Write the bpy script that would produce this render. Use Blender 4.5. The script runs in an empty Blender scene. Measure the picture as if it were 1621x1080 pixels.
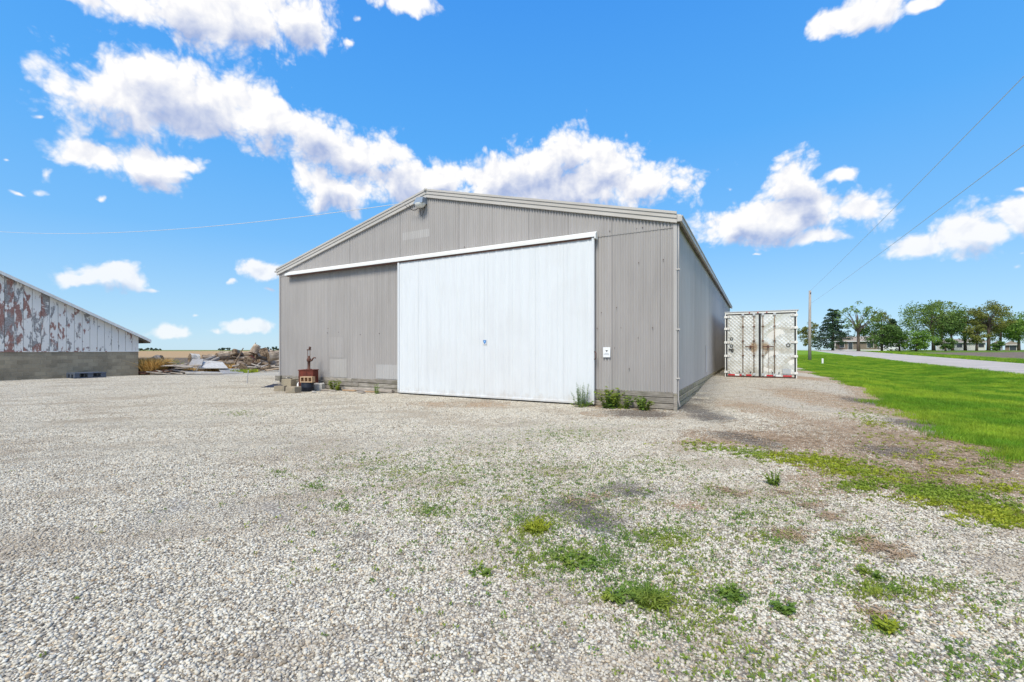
import bpy, math, random
import numpy as np
from mathutils import Vector, Matrix

random.seed(7)
RNG = np.random.default_rng(11)
C = bpy.context.scene.collection
SC = bpy.context.scene

# ------------------------------------------------------------------ camera
CAM_H = 1.45
FPX, CX, HZ = 705.0, 810.5, 554.0            # focal length and horizon measured in photo pixels (1621 x 1080)
cam_d = bpy.data.cameras.new('camera')
cam = bpy.data.objects.new('camera', cam_d)
C.objects.link(cam)
cam.location = (0, 0, CAM_H)
cam.rotation_euler = (math.radians(90), 0, 0)
cam_d.sensor_width = 36.0
cam_d.lens = 36.0 * FPX / 1621.0
cam_d.shift_y = (HZ - 540.0) / 1621.0
cam_d.clip_start = 0.05
cam_d.clip_end = 20000
SC.camera = cam

# ------------------------------------------------------------------ layout frame (yard grid, parallel to the big shed)
AX, AY = 0.8771, -0.4803                      # "across" axis p (to the right along the shed front)
BX, BY = 0.4803, 0.8771                       # "along" axis s (away, along the shed side)
OX, OY = 3.92, 10.65                          # near corner of the shed
ROT = math.atan2(AY, AX)


def W(p, s, z=0.0):
    return Vector((OX + p * AX + s * BX, OY + p * AY + s * BY, z))


def PS(x, y):
    return ((x - OX) * AX + (y - OY) * AY, (x - OX) * BX + (y - OY) * BY)


def sm(a, b, x):
    t = np.clip((np.asarray(x, float) - a) / (b - a), 0, 1)
    return t * t * (3 - 2 * t)


def terrain(p, s):
    p = np.asarray(p, float); s = np.asarray(s, float)
    mound = 0.30 * sm(1.0, 9.5, s) * sm(-.9, .2, p) * (1 - sm(4.0, 8, p))
    rise = np.interp(s, [0, 25, 46, 76, 134, 220, 4000], [0, .0, .12, .5, 1.27, 1.36, 1.40]) * sm(-2, 6, p)
    ditch = -0.28 * np.exp(-((p - 10.8) / 2.2) ** 2) * sm(-20, 0, s) * (1 - sm(40, 80, s))
    return mound + rise + ditch


def tz(p, s):
    return float(terrain(p, s))


def G(px, py, z=0.0):
    """ground point seen at a photo pixel"""
    d = FPX * (CAM_H - z) / (py - HZ)
    return Vector(((px - CX) / FPX * d, d, z))


def on_s(px, py, s):
    """(p, z) on the vertical plane s = const"""
    r = (px - CX) / FPX
    p = (r * (OY + s * BY) - (OX + s * BX)) / (AX - r * AY)
    Y = OY + p * AY + s * BY
    return p, CAM_H - (py - HZ) * Y / FPX


# ------------------------------------------------------------------ sun and sky
SUN_EL = math.radians(50)
sun_h = Vector((.09 * AX - .996 * BX, .09 * AY - .996 * BY)).normalized()
SUN_AZ = math.atan2(sun_h.x, sun_h.y)
sun_vec = Vector((sun_h.x * math.cos(SUN_EL), sun_h.y * math.cos(SUN_EL), math.sin(SUN_EL)))
sl = bpy.data.lights.new('sun', 'SUN')
sl.energy = 3.0
sl.angle = math.radians(22)            # sun softened by thin cloud: the photograph shows no hard shadow edge
sl.color = (1.0, .945, .80)
sun = bpy.data.objects.new('sun', sl)
C.objects.link(sun)
sun.rotation_euler = sun_vec.to_track_quat('Z', 'Y').to_euler()
sun.location = (-20, -25, 50)

world = bpy.data.worlds.new('World')
SC.world = world
world.use_nodes = True
SKY_STRENGTH = 0.15
SC.view_settings.view_transform = 'Standard'
SC.view_settings.look = 'None'
SC.view_settings.gamma = 1.0
SC.view_settings.exposure = 0.42
SC.view_settings.use_curve_mapping = False
SC.render.engine = 'CYCLES'
SC.cycles.use_denoising = True
SC.cycles.max_bounces = 6
SC.cycles.diffuse_bounces = 3
SC.cycles.glossy_bounces = 3
SC.cycles.caustics_reflective = False
SC.cycles.caustics_refractive = False
SC.cycles.sample_clamp_indirect = 6.0


class NT:
    """small helper to write node trees"""
    def __init__(self, tree):
        self.t = tree
        tree.nodes.clear()

    def n(self, kind, **kw):
        nd = self.t.nodes.new(kind)
        for k, v in kw.items():
            if k == 'ins':
                for i, val in v.items():
                    self.set(nd, i, val)
            else:
                setattr(nd, k, v)
        return nd

    def set(self, nd, i, val):
        sock = nd.inputs[i]
        if isinstance(val, bpy.types.NodeSocket):
            self.t.links.new(val, sock)
        else:
            sock.default_value = val

    def math(self, op, a, b=None, c=None, clamp=False):
        nd = self.n('ShaderNodeMath', operation=op, use_clamp=clamp)
        for i, v in enumerate((a, b, c)):
            if v is not None:
                self.set(nd, i, v)
        return nd.outputs[0]

    def vm(self, op, a, b=None, c=None, out=0):
        nd = self.n('ShaderNodeVectorMath', operation=op)
        for i, v in enumerate((a, b, c)):
            if v is not None:
                self.set(nd, i, v)
        return nd.outputs[out]

    def mix(self, f, a, b, mode='MIX'):
        nd = self.n('ShaderNodeMix', data_type='RGBA', blend_type=mode)
        self.set(nd, 0, f)
        self.set(nd, 6, a if isinstance(a, bpy.types.NodeSocket) else (*a, 1)[:4])
        self.set(nd, 7, b if isinstance(b, bpy.types.NodeSocket) else (*b, 1)[:4])
        return nd.outputs[2]

    def sstep(self, x, a, b, lo=0.0, hi=1.0):
        nd = self.n('ShaderNodeMapRange', interpolation_type='SMOOTHSTEP')
        for i, v in enumerate((x, a, b, lo, hi)):
            self.set(nd, i, v)
        return nd.outputs[0]

    def lin(self, x, a, b, lo=0.0, hi=1.0):
        nd = self.n('ShaderNodeMapRange')
        for i, v in enumerate((x, a, b, lo, hi)):
            self.set(nd, i, v)
        return nd.outputs[0]

    def noise(self, vec, scale, detail=4, rough=.55, dist=0.0, out=0):
        nd = self.n('ShaderNodeTexNoise', noise_dimensions='3D')
        self.set(nd, 'Vector', vec)
        nd.inputs['Scale'].default_value = scale
        nd.inputs['Detail'].default_value = detail
        nd.inputs['Roughness'].default_value = rough
        nd.inputs['Distortion'].default_value = dist
        return nd.outputs[out]

    def voro(self, vec, scale, feature='F1', out='Distance', rand=1.0):
        nd = self.n('ShaderNodeTexVoronoi', feature=feature)
        self.set(nd, 'Vector', vec)
        nd.inputs['Scale'].default_value = scale
        nd.inputs['Randomness'].default_value = rand
        return nd.outputs[out]

    def ramp(self, fac, stops, interp='LINEAR'):
        nd = self.n('ShaderNodeValToRGB')
        self.set(nd, 0, fac)
        cr = nd.color_ramp
        cr.interpolation = interp
        while len(cr.elements) > 1:
            cr.elements.remove(cr.elements[-1])
        cr.elements[0].position = stops[0][0]
        cr.elements[0].color = (*stops[0][1], 1)
        for pos, col in stops[1:]:
            e = cr.elements.new(pos)
            e.color = (*col, 1)
        return nd.outputs[0]

    def sep(self, v):
        return self.n('ShaderNodeSeparateXYZ', ins={0: v}).outputs

    def comb(self, x, y, z):
        return self.n('ShaderNodeCombineXYZ', ins={0: x, 1: y, 2: z}).outputs[0]


# cumulus: centre and half size of every puff as seen from the yard, turned into azimuth and elevation
PUFFS = [
    (120, -4, 66, 22), (205, 8, 80, 38), (300, 20, 84, 62), (385, 26, 78, 60), (462, 26, 62, 52), (511, 80, 24, 18), (566, 28, 15, 20), (553, 70, 15, 14), (645, 6, 46, 20),
    (175, 158, 108, 58), (265, 142, 115, 54), (345, 172, 120, 56), (420, 190, 95, 46), (500, 218, 75, 44), (560, 246, 82, 46),
    (605, 248, 50, 40), (530, 302, 66, 32), (640, 292, 78, 40), (700, 282, 36, 32), (60, 186, 14, 9),
    (72, 268, 22, 24), (58, 295, 26, 14), (28, 302, 26, 7), (238, 262, 80, 30), (150, 244, 58, 22), (292, 256, 36, 15), (162, 314, 20, 10), (10, 254, 14, 7),
    (898, 246, 62, 46), (850, 270, 64, 40), (795, 285, 58, 36), (955, 268, 58, 38), (1015, 288, 55, 36), (1052, 305, 28, 34), (900, 305, 160, 46),
    (1250, 284, 52, 42), (1165, 355, 66, 34), (1230, 350, 70, 40), (1275, 325, 50, 36), (1326, 278, 34, 14), (1370, 330, 48, 38), (1300, 376, 62, 15), (1160, 297, 12, 12),
    (1318, 30, 34, 26), (1358, 26, 42, 36), (1400, 16, 34, 30), (1470, 3, 32, 12),
    (1535, 368, 66, 36), (1450, 388, 56, 17), (1614, 342, 36, 32), (1612, 400, 28, 12), (1618, 294, 20, 7), (1612, 424, 24, 13),
    (168, 431, 66, 22), (112, 442, 36, 12), (425, 428, 36, 17), (366, 452, 18, 8), (236, 460, 20, 6), (268, 525, 30, 13),
    (346, 527, 22, 8), (388, 517, 34, 10), (316, 498, 15, 7), (430, 458, 20, 5), (1196, 407, 16, 5),
]


def build_world():
    T = NT(world.node_tree)
    tc = T.n('ShaderNodeTexCoord').outputs['Generated']
    d = T.vm('NORMALIZE', tc)
    x, y, z = T.sep(d)[0:3]
    az = T.math('ARCTAN2', x, y)
    el = T.math('ARCSINE', z)
    # domain wobble so that outlines billow
    wob = T.n('ShaderNodeTexNoise', noise_dimensions='3D')
    T.set(wob, 'Vector', d)
    wob.inputs['Scale'].default_value = 13
    wob.inputs['Detail'].default_value = 3
    wv = T.vm('SCALE', T.vm('SUBTRACT', wob.outputs['Color'], (.5, .5, .5)))
    wv.node.inputs['Scale'].default_value = 0.045
    P = T.vm('ADD', T.comb(az, el, 0.0), wv)
    P = T.vm('MULTIPLY', P, (1, 1, 0))

    def field(vec, least=0):
        acc = None
        for px, py, rx, ry in PUFFS:
            if rx < least:
                continue
            dx = (px - CX) / FPX
            h = math.hypot(1, dx)
            a = math.atan(dx)
            e = math.atan((HZ - py) / FPX / h)
            ra = rx / FPX / (h * h)
            re = ry / FPX / h * math.cos(e) ** 2
            q = T.vm('MULTIPLY_ADD', vec, (1 / ra, 1 / re, 0), (-a / ra, -e / re, 0))
            ln = T.vm('LENGTH', q, out=1)
            if rx < 30:                       # small puffs are thin and break up
                ln = T.math('ADD', ln, .68)
            acc = ln if acc is None else T.math('SMOOTH_MIN', acc, ln, .35)
        return T.math('SUBTRACT', 1.0, acc)

    # more of the same sky all round, outside the part that is pinned to puffs
    bgn = T.noise(T.vm('MULTIPLY', d, (1, 1, 2.2)), 2.6, 2, .5)
    out_az = T.sstep(T.math('ABSOLUTE', az), .88, 1.1)
    out_el = T.sstep(el, .68, .85)
    outm = T.math('MAXIMUM', out_az, out_el)
    bg = T.math('SUBTRACT', T.math('MULTIPLY', T.math('SUBTRACT', bgn, .54), 6.0), T.math('MULTIPLY', T.math('SUBTRACT', 1.0, outm), 6.0))

    F = T.math('MAXIMUM', field(P), bg)
    Fup = field(T.vm('ADD', P, (-.006, .035, 0)), 34)
    Fup = T.math('MAXIMUM', Fup, T.math('SUBTRACT', bg, .25))
    dn = T.vm('ADD', T.vm('MULTIPLY', d, (1, 1, 1.3)), T.vm('SCALE', wv))
    dn.node.inputs[1].links[0].from_node.inputs['Scale'].default_value = .5

    def billow(vec, detail, feature):
        nd = T.n('ShaderNodeTexVoronoi', feature=feature, normalize=True, voronoi_dimensions='2D')
        T.set(nd, 'Vector', vec)
        nd.inputs['Scale'].default_value = 15
        nd.inputs['Detail'].default_value = detail
        nd.inputs['Roughness'].default_value = .62
        nd.inputs['Lacunarity'].default_value = 2.15
        if feature == 'SMOOTH_F1':
            nd.inputs['Smoothness'].default_value = .35
        return T.math('SUBTRACT', 1.0, nd.outputs['Distance'])

    fb = T.noise(dn, 9, 8, .60)
    h0 = billow(P, 3.5, 'SMOOTH_F1')
    h1 = billow(T.vm('ADD', P, (-.010, .013, 0)), 2.0, 'F1')
    D = T.math('ADD', F, T.math('MULTIPLY', T.math('SUBTRACT', h0, .645), 2.1))
    D = T.math('ADD', D, T.math('MULTIPLY', T.math('SUBTRACT', fb, .50), 2.1))
    alpha = T.math('MULTIPLY', T.sstep(D, -.12, .52), T.sstep(el, .0, .30, .72, 1.0))
    # lit crown, lavender underside
    dens_up = T.math('ADD', Fup, T.math('MULTIPLY', T.math('SUBTRACT', fb, .5), 1.6))
    shade = T.sstep(dens_up, .05, .95)
    emb = T.math('MULTIPLY', T.math('SUBTRACT', h1, h0), 1.3)
    lum = T.math('SUBTRACT', T.math('SUBTRACT', 1.0, T.math('MULTIPLY', shade, .88)), emb, clamp=True)
    ccol = T.mix(lum, (.40, .49, .74), (1.0, .99, .985))
    sky = T.n('ShaderNodeTexSky', sky_type='NISHITA')
    sky.sun_disc = False
    sky.sun_elevation = SUN_EL
    sky.sun_rotation = SUN_AZ
    sky.altitude = 200
    sky.air_density = 1.0
    sky.dust_density = 0.35
    sky.ozone_density = 2.5
    # clear late-spring air: deep azure aloft, pale towards the horizon
    azure = T.ramp(T.math('MAXIMUM', el, 0.0), [(0, (.46, .70, .88)), (.06, (.36, .64, .90)), (.22, (.165, .50, .95)), (.42, (.080, .415, .97)), (.75, (.036, .295, .91)), (1.0, (.025, .22, .78))])
    av = T.vm('SCALE', azure)
    av.node.inputs['Scale'].default_value = 0.76 / SKY_STRENGTH
    hs = T.mix(.85, sky.outputs[0], av).node
    cs = T.vm('SCALE', ccol)
    cs.node.inputs['Scale'].default_value = 0.77 / SKY_STRENGTH
    col = T.mix(alpha, hs.outputs[2], cs)
    bgd = T.n('ShaderNodeBackground', ins={0: col, 1: SKY_STRENGTH})
    o = T.n('ShaderNodeOutputWorld')
    T.t.links.new(bgd.outputs[0], o.inputs[0])


build_world()
world.cycles.sampling_method = 'MANUAL'
world.cycles.sample_map_resolution = 512

# soil patches of the yard: photo pixel, radius across, radius in depth (photo pixels)
BROWN = [(1180, 692, 110, 16), (1300, 705, 150, 22), (1420, 690, 120, 40), (1500, 730, 160, 30), (1560, 780, 120, 22), (1250, 660, 70, 25), (1330, 640, 60, 18),
         (1290, 612, 30, 10), (1150, 700, 90, 12), (1520, 700, 120, 25),
         (960, 640, 60, 8), (1000, 655, 90, 9), (760, 640, 70, 7), (1290, 600, 22, 12), (1560, 720, 80, 20),
         (690, 640, 60, 6), (1460, 935, 40, 9), (600, 870, 30, 8), (1090, 800, 40, 10)]
DARK = [(1205, 702, 32, 9), (1120, 661, 32, 8), (950, 822, 60, 18), (1010, 655, 60, 7), (1090, 645, 40, 14), (1420, 715, 60, 12), (1545, 690, 40, 8), (1370, 640, 26, 6), (1440, 670, 40, 9),
        (900, 800, 50, 14), (1160, 690, 40, 8), (570, 850, 26, 5), (1000, 775, 60, 12)]
GREEN = [(1160, 712, 50, 4), (1215, 722, 45, 6), (1270, 728, 45, 8), (1330, 737, 50, 9), (1390, 755, 50, 11), (1450, 772, 50, 12), (1510, 790, 50, 12), (1570, 808, 50, 12), (1625, 828, 45, 12),
         (1475, 724, 45, 6), (1572, 735, 40, 6), (1590, 772, 40, 8), (1380, 657, 30, 7), (900, 686, 28, 4), (700, 745, 120, 14), (800, 720, 120, 10)]


# ------------------------------------------------------------------ materials
MATS = {}


def mat(name, fn=None, **kw):
    if name in MATS:
        return MATS[name]
    m = bpy.data.materials.new(name)
    m.use_nodes = True
    T = NT(m.node_tree)
    out = T.n('ShaderNodeOutputMaterial')
    b = T.n('ShaderNodeBsdfPrincipled')
    b.inputs['Roughness'].default_value = kw.get('rough', .7)
    b.inputs['Metallic'].default_value = kw.get('metal', 0)
    b.inputs['Specular IOR Level'].default_value = kw.get('spec', .3)
    if 'col' in kw:
        b.inputs['Base Color'].default_value = (*kw['col'], 1)
    T.t.links.new(b.outputs[0], out.inputs[0])
    if fn:
        fn(T, b, out)
    MATS[name] = m
    return m


def L(T, a, nd, i):
    T.set(nd, i, a)


def bump(T, b, h, strength=.4, dist=.01):
    nd = T.n('ShaderNodeBump', ins={'Height': h, 'Strength': strength, 'Distance': dist})
    T.t.links.new(nd.outputs[0], b.inputs['Normal'])


def objc(T):
    return T.n('ShaderNodeTexCoord').outputs['Object']


def posc(T):
    return T.n('ShaderNodeNewGeometry').outputs['Position']


def rnd_obj(T):
    return T.n('ShaderNodeObjectInfo').outputs['Random']


def island(T):
    return T.n('ShaderNodeNewGeometry').outputs['Random Per Island']


def paint_metal(name, base, dirt, amount=.5, rough=.5, streak=(3, 3, .25), rng=.10):
    def fn(T, b, o):
        v = posc(T)
        st = T.noise(T.vm('MULTIPLY', v, streak), 2.2, 5, .6)
        pa = T.noise(v, .35, 4, .55)
        f = T.math('MULTIPLY', T.sstep(T.math('ADD', T.math('MULTIPLY', st, .6), T.math('MULTIPLY', pa, .4)), .40, .68), amount)
        col = T.mix(f, base, dirt)
        r = rnd_obj(T)
        k = T.lin(r, 0, 1, 1 - rng, 1 + rng)
        cs = T.vm('SCALE', col)
        T.set(cs.node, 'Scale', k)
        fine = T.noise(v, 60, 3, .6)
        col2 = T.mix(T.sstep(fine, .66, .74, 0, .35), cs, dirt)
        L(T, col2, b, 'Base Color')
        L(T, T.lin(st, .3, .7, rough - .1, rough + .12), b, 'Roughness')
        bump(T, b, pa, .25, .02)
    return mat(name, fn, spec=.35)


M_SIDE = paint_metal('painted_siding', (.40, .378, .368), (.315, .295, .285), .6, .5, (3, 3, .25), .045)
M_SIDE2 = paint_metal('painted_siding_pale', (.45, .43, .415), (.37, .345, .33), .5, .45)
M_FADE = paint_metal('faded_siding', (.50, .485, .48), (.41, .395, .385), .8, .45)
M_BARE = paint_metal('galvanised_patch', (.56, .57, .60), (.42, .41, .42), .5, .35)
M_TRIM = paint_metal('trim_metal', (.52, .49, .455), (.40, .37, .34), .5, .45, (.3, .3, 3), .04)
M_DOOR = paint_metal('white_door_paint', (.68, .71, .735), (.58, .61, .64), .5, .38, (3, 3, .2), .025)
def _doorpaint(T, b, o):
    v = posc(T)
    x, y, z = T.sep(v)[0:3]
    st = T.noise(T.vm('MULTIPLY', v, (4, 4, .25)), 2.0, 6, .65)
    pa = T.noise(v, .5, 5, .6)
    col = T.mix(T.sstep(st, .42, .70, 0, .38), (.70, .725, .75), (.585, .60, .62))
    col = T.mix(T.sstep(pa, .45, .7, 0, .3), col, (.60, .60, .60))
    sp = T.noise(T.vm('MULTIPLY', v, (1, 1, .6)), 5, 6, .7)
    splash = T.sstep(T.math('ADD', T.math('SUBTRACT', .30, z), T.math('MULTIPLY', T.math('SUBTRACT', sp, .5), .9)), .0, .35, 0, .45)
    col = T.mix(splash, col, (.46, .40, .33))
    L(T, col, b, 'Base Color')
    L(T, T.lin(st, .3, .7, .32, .55), b, 'Roughness')
    bump(T, b, pa, .3, .03)


M_DOOR = mat('door_white_paint', _doorpaint, spec=.35)
M_TRACK = paint_metal('track_cover_paint', (.80, .80, .79), (.6, .58, .54), .4, .45, (.3, .3, 3), .02)
M_ROOF = paint_metal('roof_steel', (.50, .49, .47), (.36, .33, .3), .5, .45)
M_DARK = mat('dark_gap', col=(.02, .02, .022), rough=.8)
M_RUBBER = mat('black_rubber', col=(.025, .025, .028), rough=.6)


def wood(name, a, bcol, moss=None, mossamt=.5, scale=(1, 1, 14)):
    def fn(T, b, o):
        v = objc(T)
        r = rnd_obj(T)
        vv = T.vm('ADD', v, T.comb(T.math('MULTIPLY', r, 37.), T.math('MULTIPLY', r, 11.), 0))
        gr = T.noise(T.vm('MULTIPLY', vv, scale), 4.0, 6, .65, .4)
        col = T.mix(T.sstep(gr, .3, .72), a, bcol)
        if moss:
            mo = T.noise(vv, 3.2, 5, .6)
            col = T.mix(T.math('MULTIPLY', T.sstep(mo, .45, .65), mossamt), col, moss)
        cs = T.vm('SCALE', col)
        T.set(cs.node, 'Scale', T.lin(r, 0, 1, .8, 1.2))
        L(T, cs, b, 'Base Color')
        bump(T, b, gr, .5, .008)
    return mat(name, fn, rough=.85, spec=.15)


M_PLANK = wood('weathered_plank', (.40, .365, .32), (.17, .15, .13), (.17, .16, .11), .5)
M_SIDEPLANK = wood('mossy_plank', (.44, .39, .29), (.22, .19, .14), (.24, .24, .11), .6)
M_POLE = wood('pole_wood', (.40, .355, .31), (.24, .21, .185), None, 0, (6, 6, .6))
M_BOARDG = wood('grey_board', (.46, .41, .36), (.20, .17, .145), None, 0, (1, 8, 8))


def mk_bark(name, a, bcol):
    def fn(T, b, o):
        v = T.vm('ADD', objc(T), T.comb(T.math('MULTIPLY', rnd_obj(T), 53.), 0, 0))
        n1 = T.noise(T.vm('MULTIPLY', v, (1.4, 7, 7)), 2.2, 6, .65)
        n2 = T.noise(v, 1.3, 3, .5)
        col = T.mix(T.sstep(n1, .35, .65), a, bcol)
        col = T.mix(T.sstep(n2, .5, .66, 0, .7), col, (.60, .50, .39))
        cs = T.vm('SCALE', col)
        T.set(cs.node, 'Scale', T.lin(rnd_obj(T), 0, 1, .65, 1.25))
        L(T, cs, b, 'Base Color')
        bump(T, b, n1, .9, .03)
    return mat(name, fn, rough=.9, spec=.1)


M_BARK = mk_bark('log_bark', (.17, .125, .09), (.42, .335, .255))
M_BARKRED = mk_bark('log_red_rot', (.10, .05, .035), (.40, .085, .055))


def _end(T, b, o):
    v = objc(T)
    n1 = T.noise(v, 7, 4, .6)
    L(T, T.mix(T.sstep(n1, .35, .65), (.075, .05, .035), (.30, .22, .15)), b, 'Base Color')


M_LOGEND = mat('log_end', _end, rough=.9, spec=.1)


def _gravel(T, b, o):
    v = posc(T)
    at = T.n('ShaderNodeVertexColor', layer_name='soil').outputs[0]
    sr = T.n('ShaderNodeSeparateColor', ins={0: at}).outputs
    v2 = T.vm('MULTIPLY', v, (1, 1, 0))
    cell = T.voro(v2, 52, 'F1', 'Color')
    cr = T.n('ShaderNodeSeparateColor', ins={0: cell}).outputs[0]
    dist = T.voro(v2, 52, 'F1', 'Distance')
    stone = T.ramp(cr, [(0, (.22, .195, .155)), (.25, (.44, .405, .34)), (.55, (.58, .545, .465)), (.85, (.72, .685, .60)), (1, (.60, .48, .34))])
    gap = T.sstep(dist, .40, .62)
    col = T.mix(T.math('MULTIPLY', gap, .75), stone, (.15, .128, .11))
    dc = T.sep(v2)
    far = T.sstep(T.vm('LENGTH', v2, out=1), 8, 26)
    mean = T.mix(T.sstep(T.noise(v2, 22, 5, .8), .3, .7), (.47, .43, .345), (.70, .65, .545))
    col = T.mix(T.math('MULTIPLY', far, .55), col, mean)
    big = T.noise(v2, .55, 6, .65)
    tyre = T.noise(T.vm('MULTIPLY', T.n('ShaderNodeMapping', ins={0: v2, 2: (0, 0, -.35)}).outputs[0], (.25, 1.6, 1)), 1.0, 4, .6)
    mud = T.math('MULTIPLY', T.sstep(T.math('ADD', T.math('MULTIPLY', big, .6), T.math('MULTIPLY', tyre, .4)), .47, .62), .58)
    col = T.mix(mud, col, (.37, .305, .23))
    # brown thatch and dark soil where they lie
    n2 = T.noise(v2, 3.0, 6, .7)
    ramp_ = T.math('SUBTRACT', 1.0, T.n('ShaderNodeVertexColor', layer_name='ramp').outputs[0])
    col = T.mix(T.math('MULTIPLY', ramp_, .6), col, T.mix(T.sstep(T.noise(v2, 26, 6, .8), .33, .67), (.42, .36, .28), (.74, .67, .56)))
    n3 = T.noise(v2, 28, 5, .7)
    brown = T.mix(T.sstep(n3, .35, .65), (.25, .155, .09), (.54, .385, .25))
    fb = T.sstep(T.math('ADD', sr[0], T.math('MULTIPLY', T.math('SUBTRACT', n2, .5), 1.3)), .20, .62)
    col = T.mix(T.math('MULTIPLY', fb, .85), col, brown)
    fd = T.sstep(T.math('ADD', sr[2], T.math('MULTIPLY', T.math('SUBTRACT', n2, .5), 1.0)), .22, .68)
    col = T.mix(T.math('MULTIPLY', fd, .8), col, T.mix(n3, (.07, .06, .052), (.16, .14, .12)))
    fg = T.sstep(T.math('ADD', sr[1], T.math('MULTIPLY', T.math('SUBTRACT', T.noise(v2, 7, 6, .75), .5), 1.8)), .45, .8)
    col = T.mix(T.math('MULTIPLY', fg, .8), col, T.mix(n3, (.12, .155, .03), (.20, .25, .06)))
    L(T, col, b, 'Base Color')
    hgt = T.math('ADD', T.math('MULTIPLY', T.math('SUBTRACT', 1, dist), .7), T.math('MULTIPLY', n3, .4))
    bump(T, b, hgt, .9, .02)


M_GRAVEL = mat('gravel_ground', _gravel, rough=.9, spec=.15)


def _stone(T, b, o):
    i = island(T)
    v = posc(T)
    v2 = T.vm('MULTIPLY', v, (1, 1, 0))
    col = T.ramp(i, [(0, (.15, .125, .095)), (.14, (.32, .28, .22)), (.30, (.49, .445, .365)), (.50, (.62, .575, .48)), (.8, (.75, .71, .61)), (.92, (.65, .56, .42)), (.965, (.54, .40, .25)), (1, (.22, .18, .14))])
    big = T.noise(v2, .55, 6, .65)
    tyre = T.noise(T.vm('MULTIPLY', T.n('ShaderNodeMapping', ins={0: v2, 2: (0, 0, -.35)}).outputs[0], (.25, 1.6, 1)), 1.0, 4, .6)
    mud = T.math('MULTIPLY', T.sstep(T.math('ADD', T.math('MULTIPLY', big, .6), T.math('MULTIPLY', tyre, .4)), .47, .62), .62)
    col = T.mix(mud, col, (.37, .305, .23))
    col = T.mix(T.sstep(T.noise(v, 120, 3, .6), .45, .7, 0, .35), col, (.33, .29, .25))
    acc = None
    for (cx, cy, rx, ry) in DARK:
        g = G(cx, cy)
        ax, dy = rx * g.y / FPX, abs(G(cx, cy - ry).y - g.y)
        ln = T.vm('LENGTH', T.vm('MULTIPLY_ADD', v2, (1 / ax, 1 / dy, 0), (-g.x / ax, -g.y / dy, 0)), out=1)
        acc = ln if acc is None else T.math('MINIMUM', acc, ln)
    damp = T.sstep(T.math('ADD', acc, T.math('MULTIPLY', T.math('SUBTRACT', T.noise(v2, 4.0, 7, .75), .5), 3.0)), 1.25, .25, 0, .55)
    col = T.mix(damp, col, (.115, .10, .088))
    L(T, col, b, 'Base Color')


M_STONE = mat('crushed_limestone', _stone, rough=.85, spec=.2)


def leafmat(name, a, bcol, c=None, trans=.3, patch=.35):
    def fn(T, b, o):
        i = island(T)
        v = posc(T)
        col = T.mix(i, a, bcol)
        if c:
            pn = T.noise(T.vm('MULTIPLY', v, (1, 1, .3)), patch, 4, .6)
            col = T.mix(T.sstep(pn, .42, .62), col, c)
            pn2 = T.noise(T.vm('MULTIPLY', v, (1, 1, .2)), patch * 5.5, 5, .7)
            cs_ = T.vm('SCALE', col)
            T.set(cs_.node, 'Scale', T.lin(pn2, .3, .7, .62, 1.25))
            col = cs_
        tr = T.n('ShaderNodeBsdfTranslucent')
        T.set(tr, 0, col)
        L(T, col, b, 'Base Color')
        mx = T.n('ShaderNodeMixShader', ins={0: trans})
        T.t.links.new(b.outputs[0], mx.inputs[1])
        T.t.links.new(tr.outputs[0], mx.inputs[2])
        T.t.links.new(mx.outputs[0], o.inputs[0])
    return mat(name, fn, rough=.6, spec=.25)


M_BLADE = leafmat('lawn_blade', (.135, .29, .018), (.24, .44, .035), (.40, .54, .045), .42, .42)
M_WEED = leafmat('weed_leaf', (.14, .25, .045), (.25, .38, .07), (.32, .38, .06), .4, 2.2)
M_WEEDY = leafmat('yellow_weed_leaf', (.32, .37, .03), (.48, .52, .05), (.27, .37, .045), .4, 1.2)
M_DEAD = leafmat('dead_grass', (.36, .24, .14), (.52, .38, .24), None, .15)
M_STRAW = leafmat('straw_grass', (.62, .36, .09), (.78, .53, .20), None, .2)
M_SAGE = leafmat('sage_weed_leaf', (.16, .24, .10), (.27, .36, .17), None, .25)


def _lawn(T, b, o):
    v = T.vm('MULTIPLY', posc(T), (1, 1, 0))
    n1 = T.noise(v, .33, 4, .6)
    n2 = T.noise(v, 14, 5, .75)
    n4 = T.noise(T.vm('MULTIPLY', v, (1.0, 1.0, 1)), 1.6, 5, .7)
    col = T.mix(T.sstep(n2, .3, .7), (.10, .21, .014), (.20, .36, .03))
    col = T.mix(T.sstep(n1, .42, .62, 0, .6), col, (.25, .36, .03))
    col = T.mix(T.sstep(n4, .58, .72, 0, .35), col, (.28, .30, .08))
    L(T, col, b, 'Base Color')
    bump(T, b, n2, .8, .03)


M_LAWN = mat('lawn_ground', _lawn, rough=.9, spec=.1)


def _road(T, b, o):
    v = posc(T)
    n1 = T.noise(v, .5, 5, .6)
    n2 = T.noise(v, 40, 4, .7)
    along = T.noise(T.n('ShaderNodeMapping', ins={0: v, 2: (0, 0, -ROT), 3: (.9, .02, 1)}).outputs[0], 1.5, 4, .6)
    col = T.mix(T.sstep(n1, .3, .7), (.44, .39, .345), (.55, .49, .44))
    col = T.mix(T.sstep(along, .45, .65, 0, .4), col, (.36, .33, .31))
    col = T.mix(T.sstep(n2, .45, .7, 0, .3), col, (.30, .28, .26))
    L(T, col, b, 'Base Color')
    bump(T, b, n2, .3, .01)


M_ROAD = mat('road_chipseal', _road, rough=.85, spec=.2)


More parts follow.
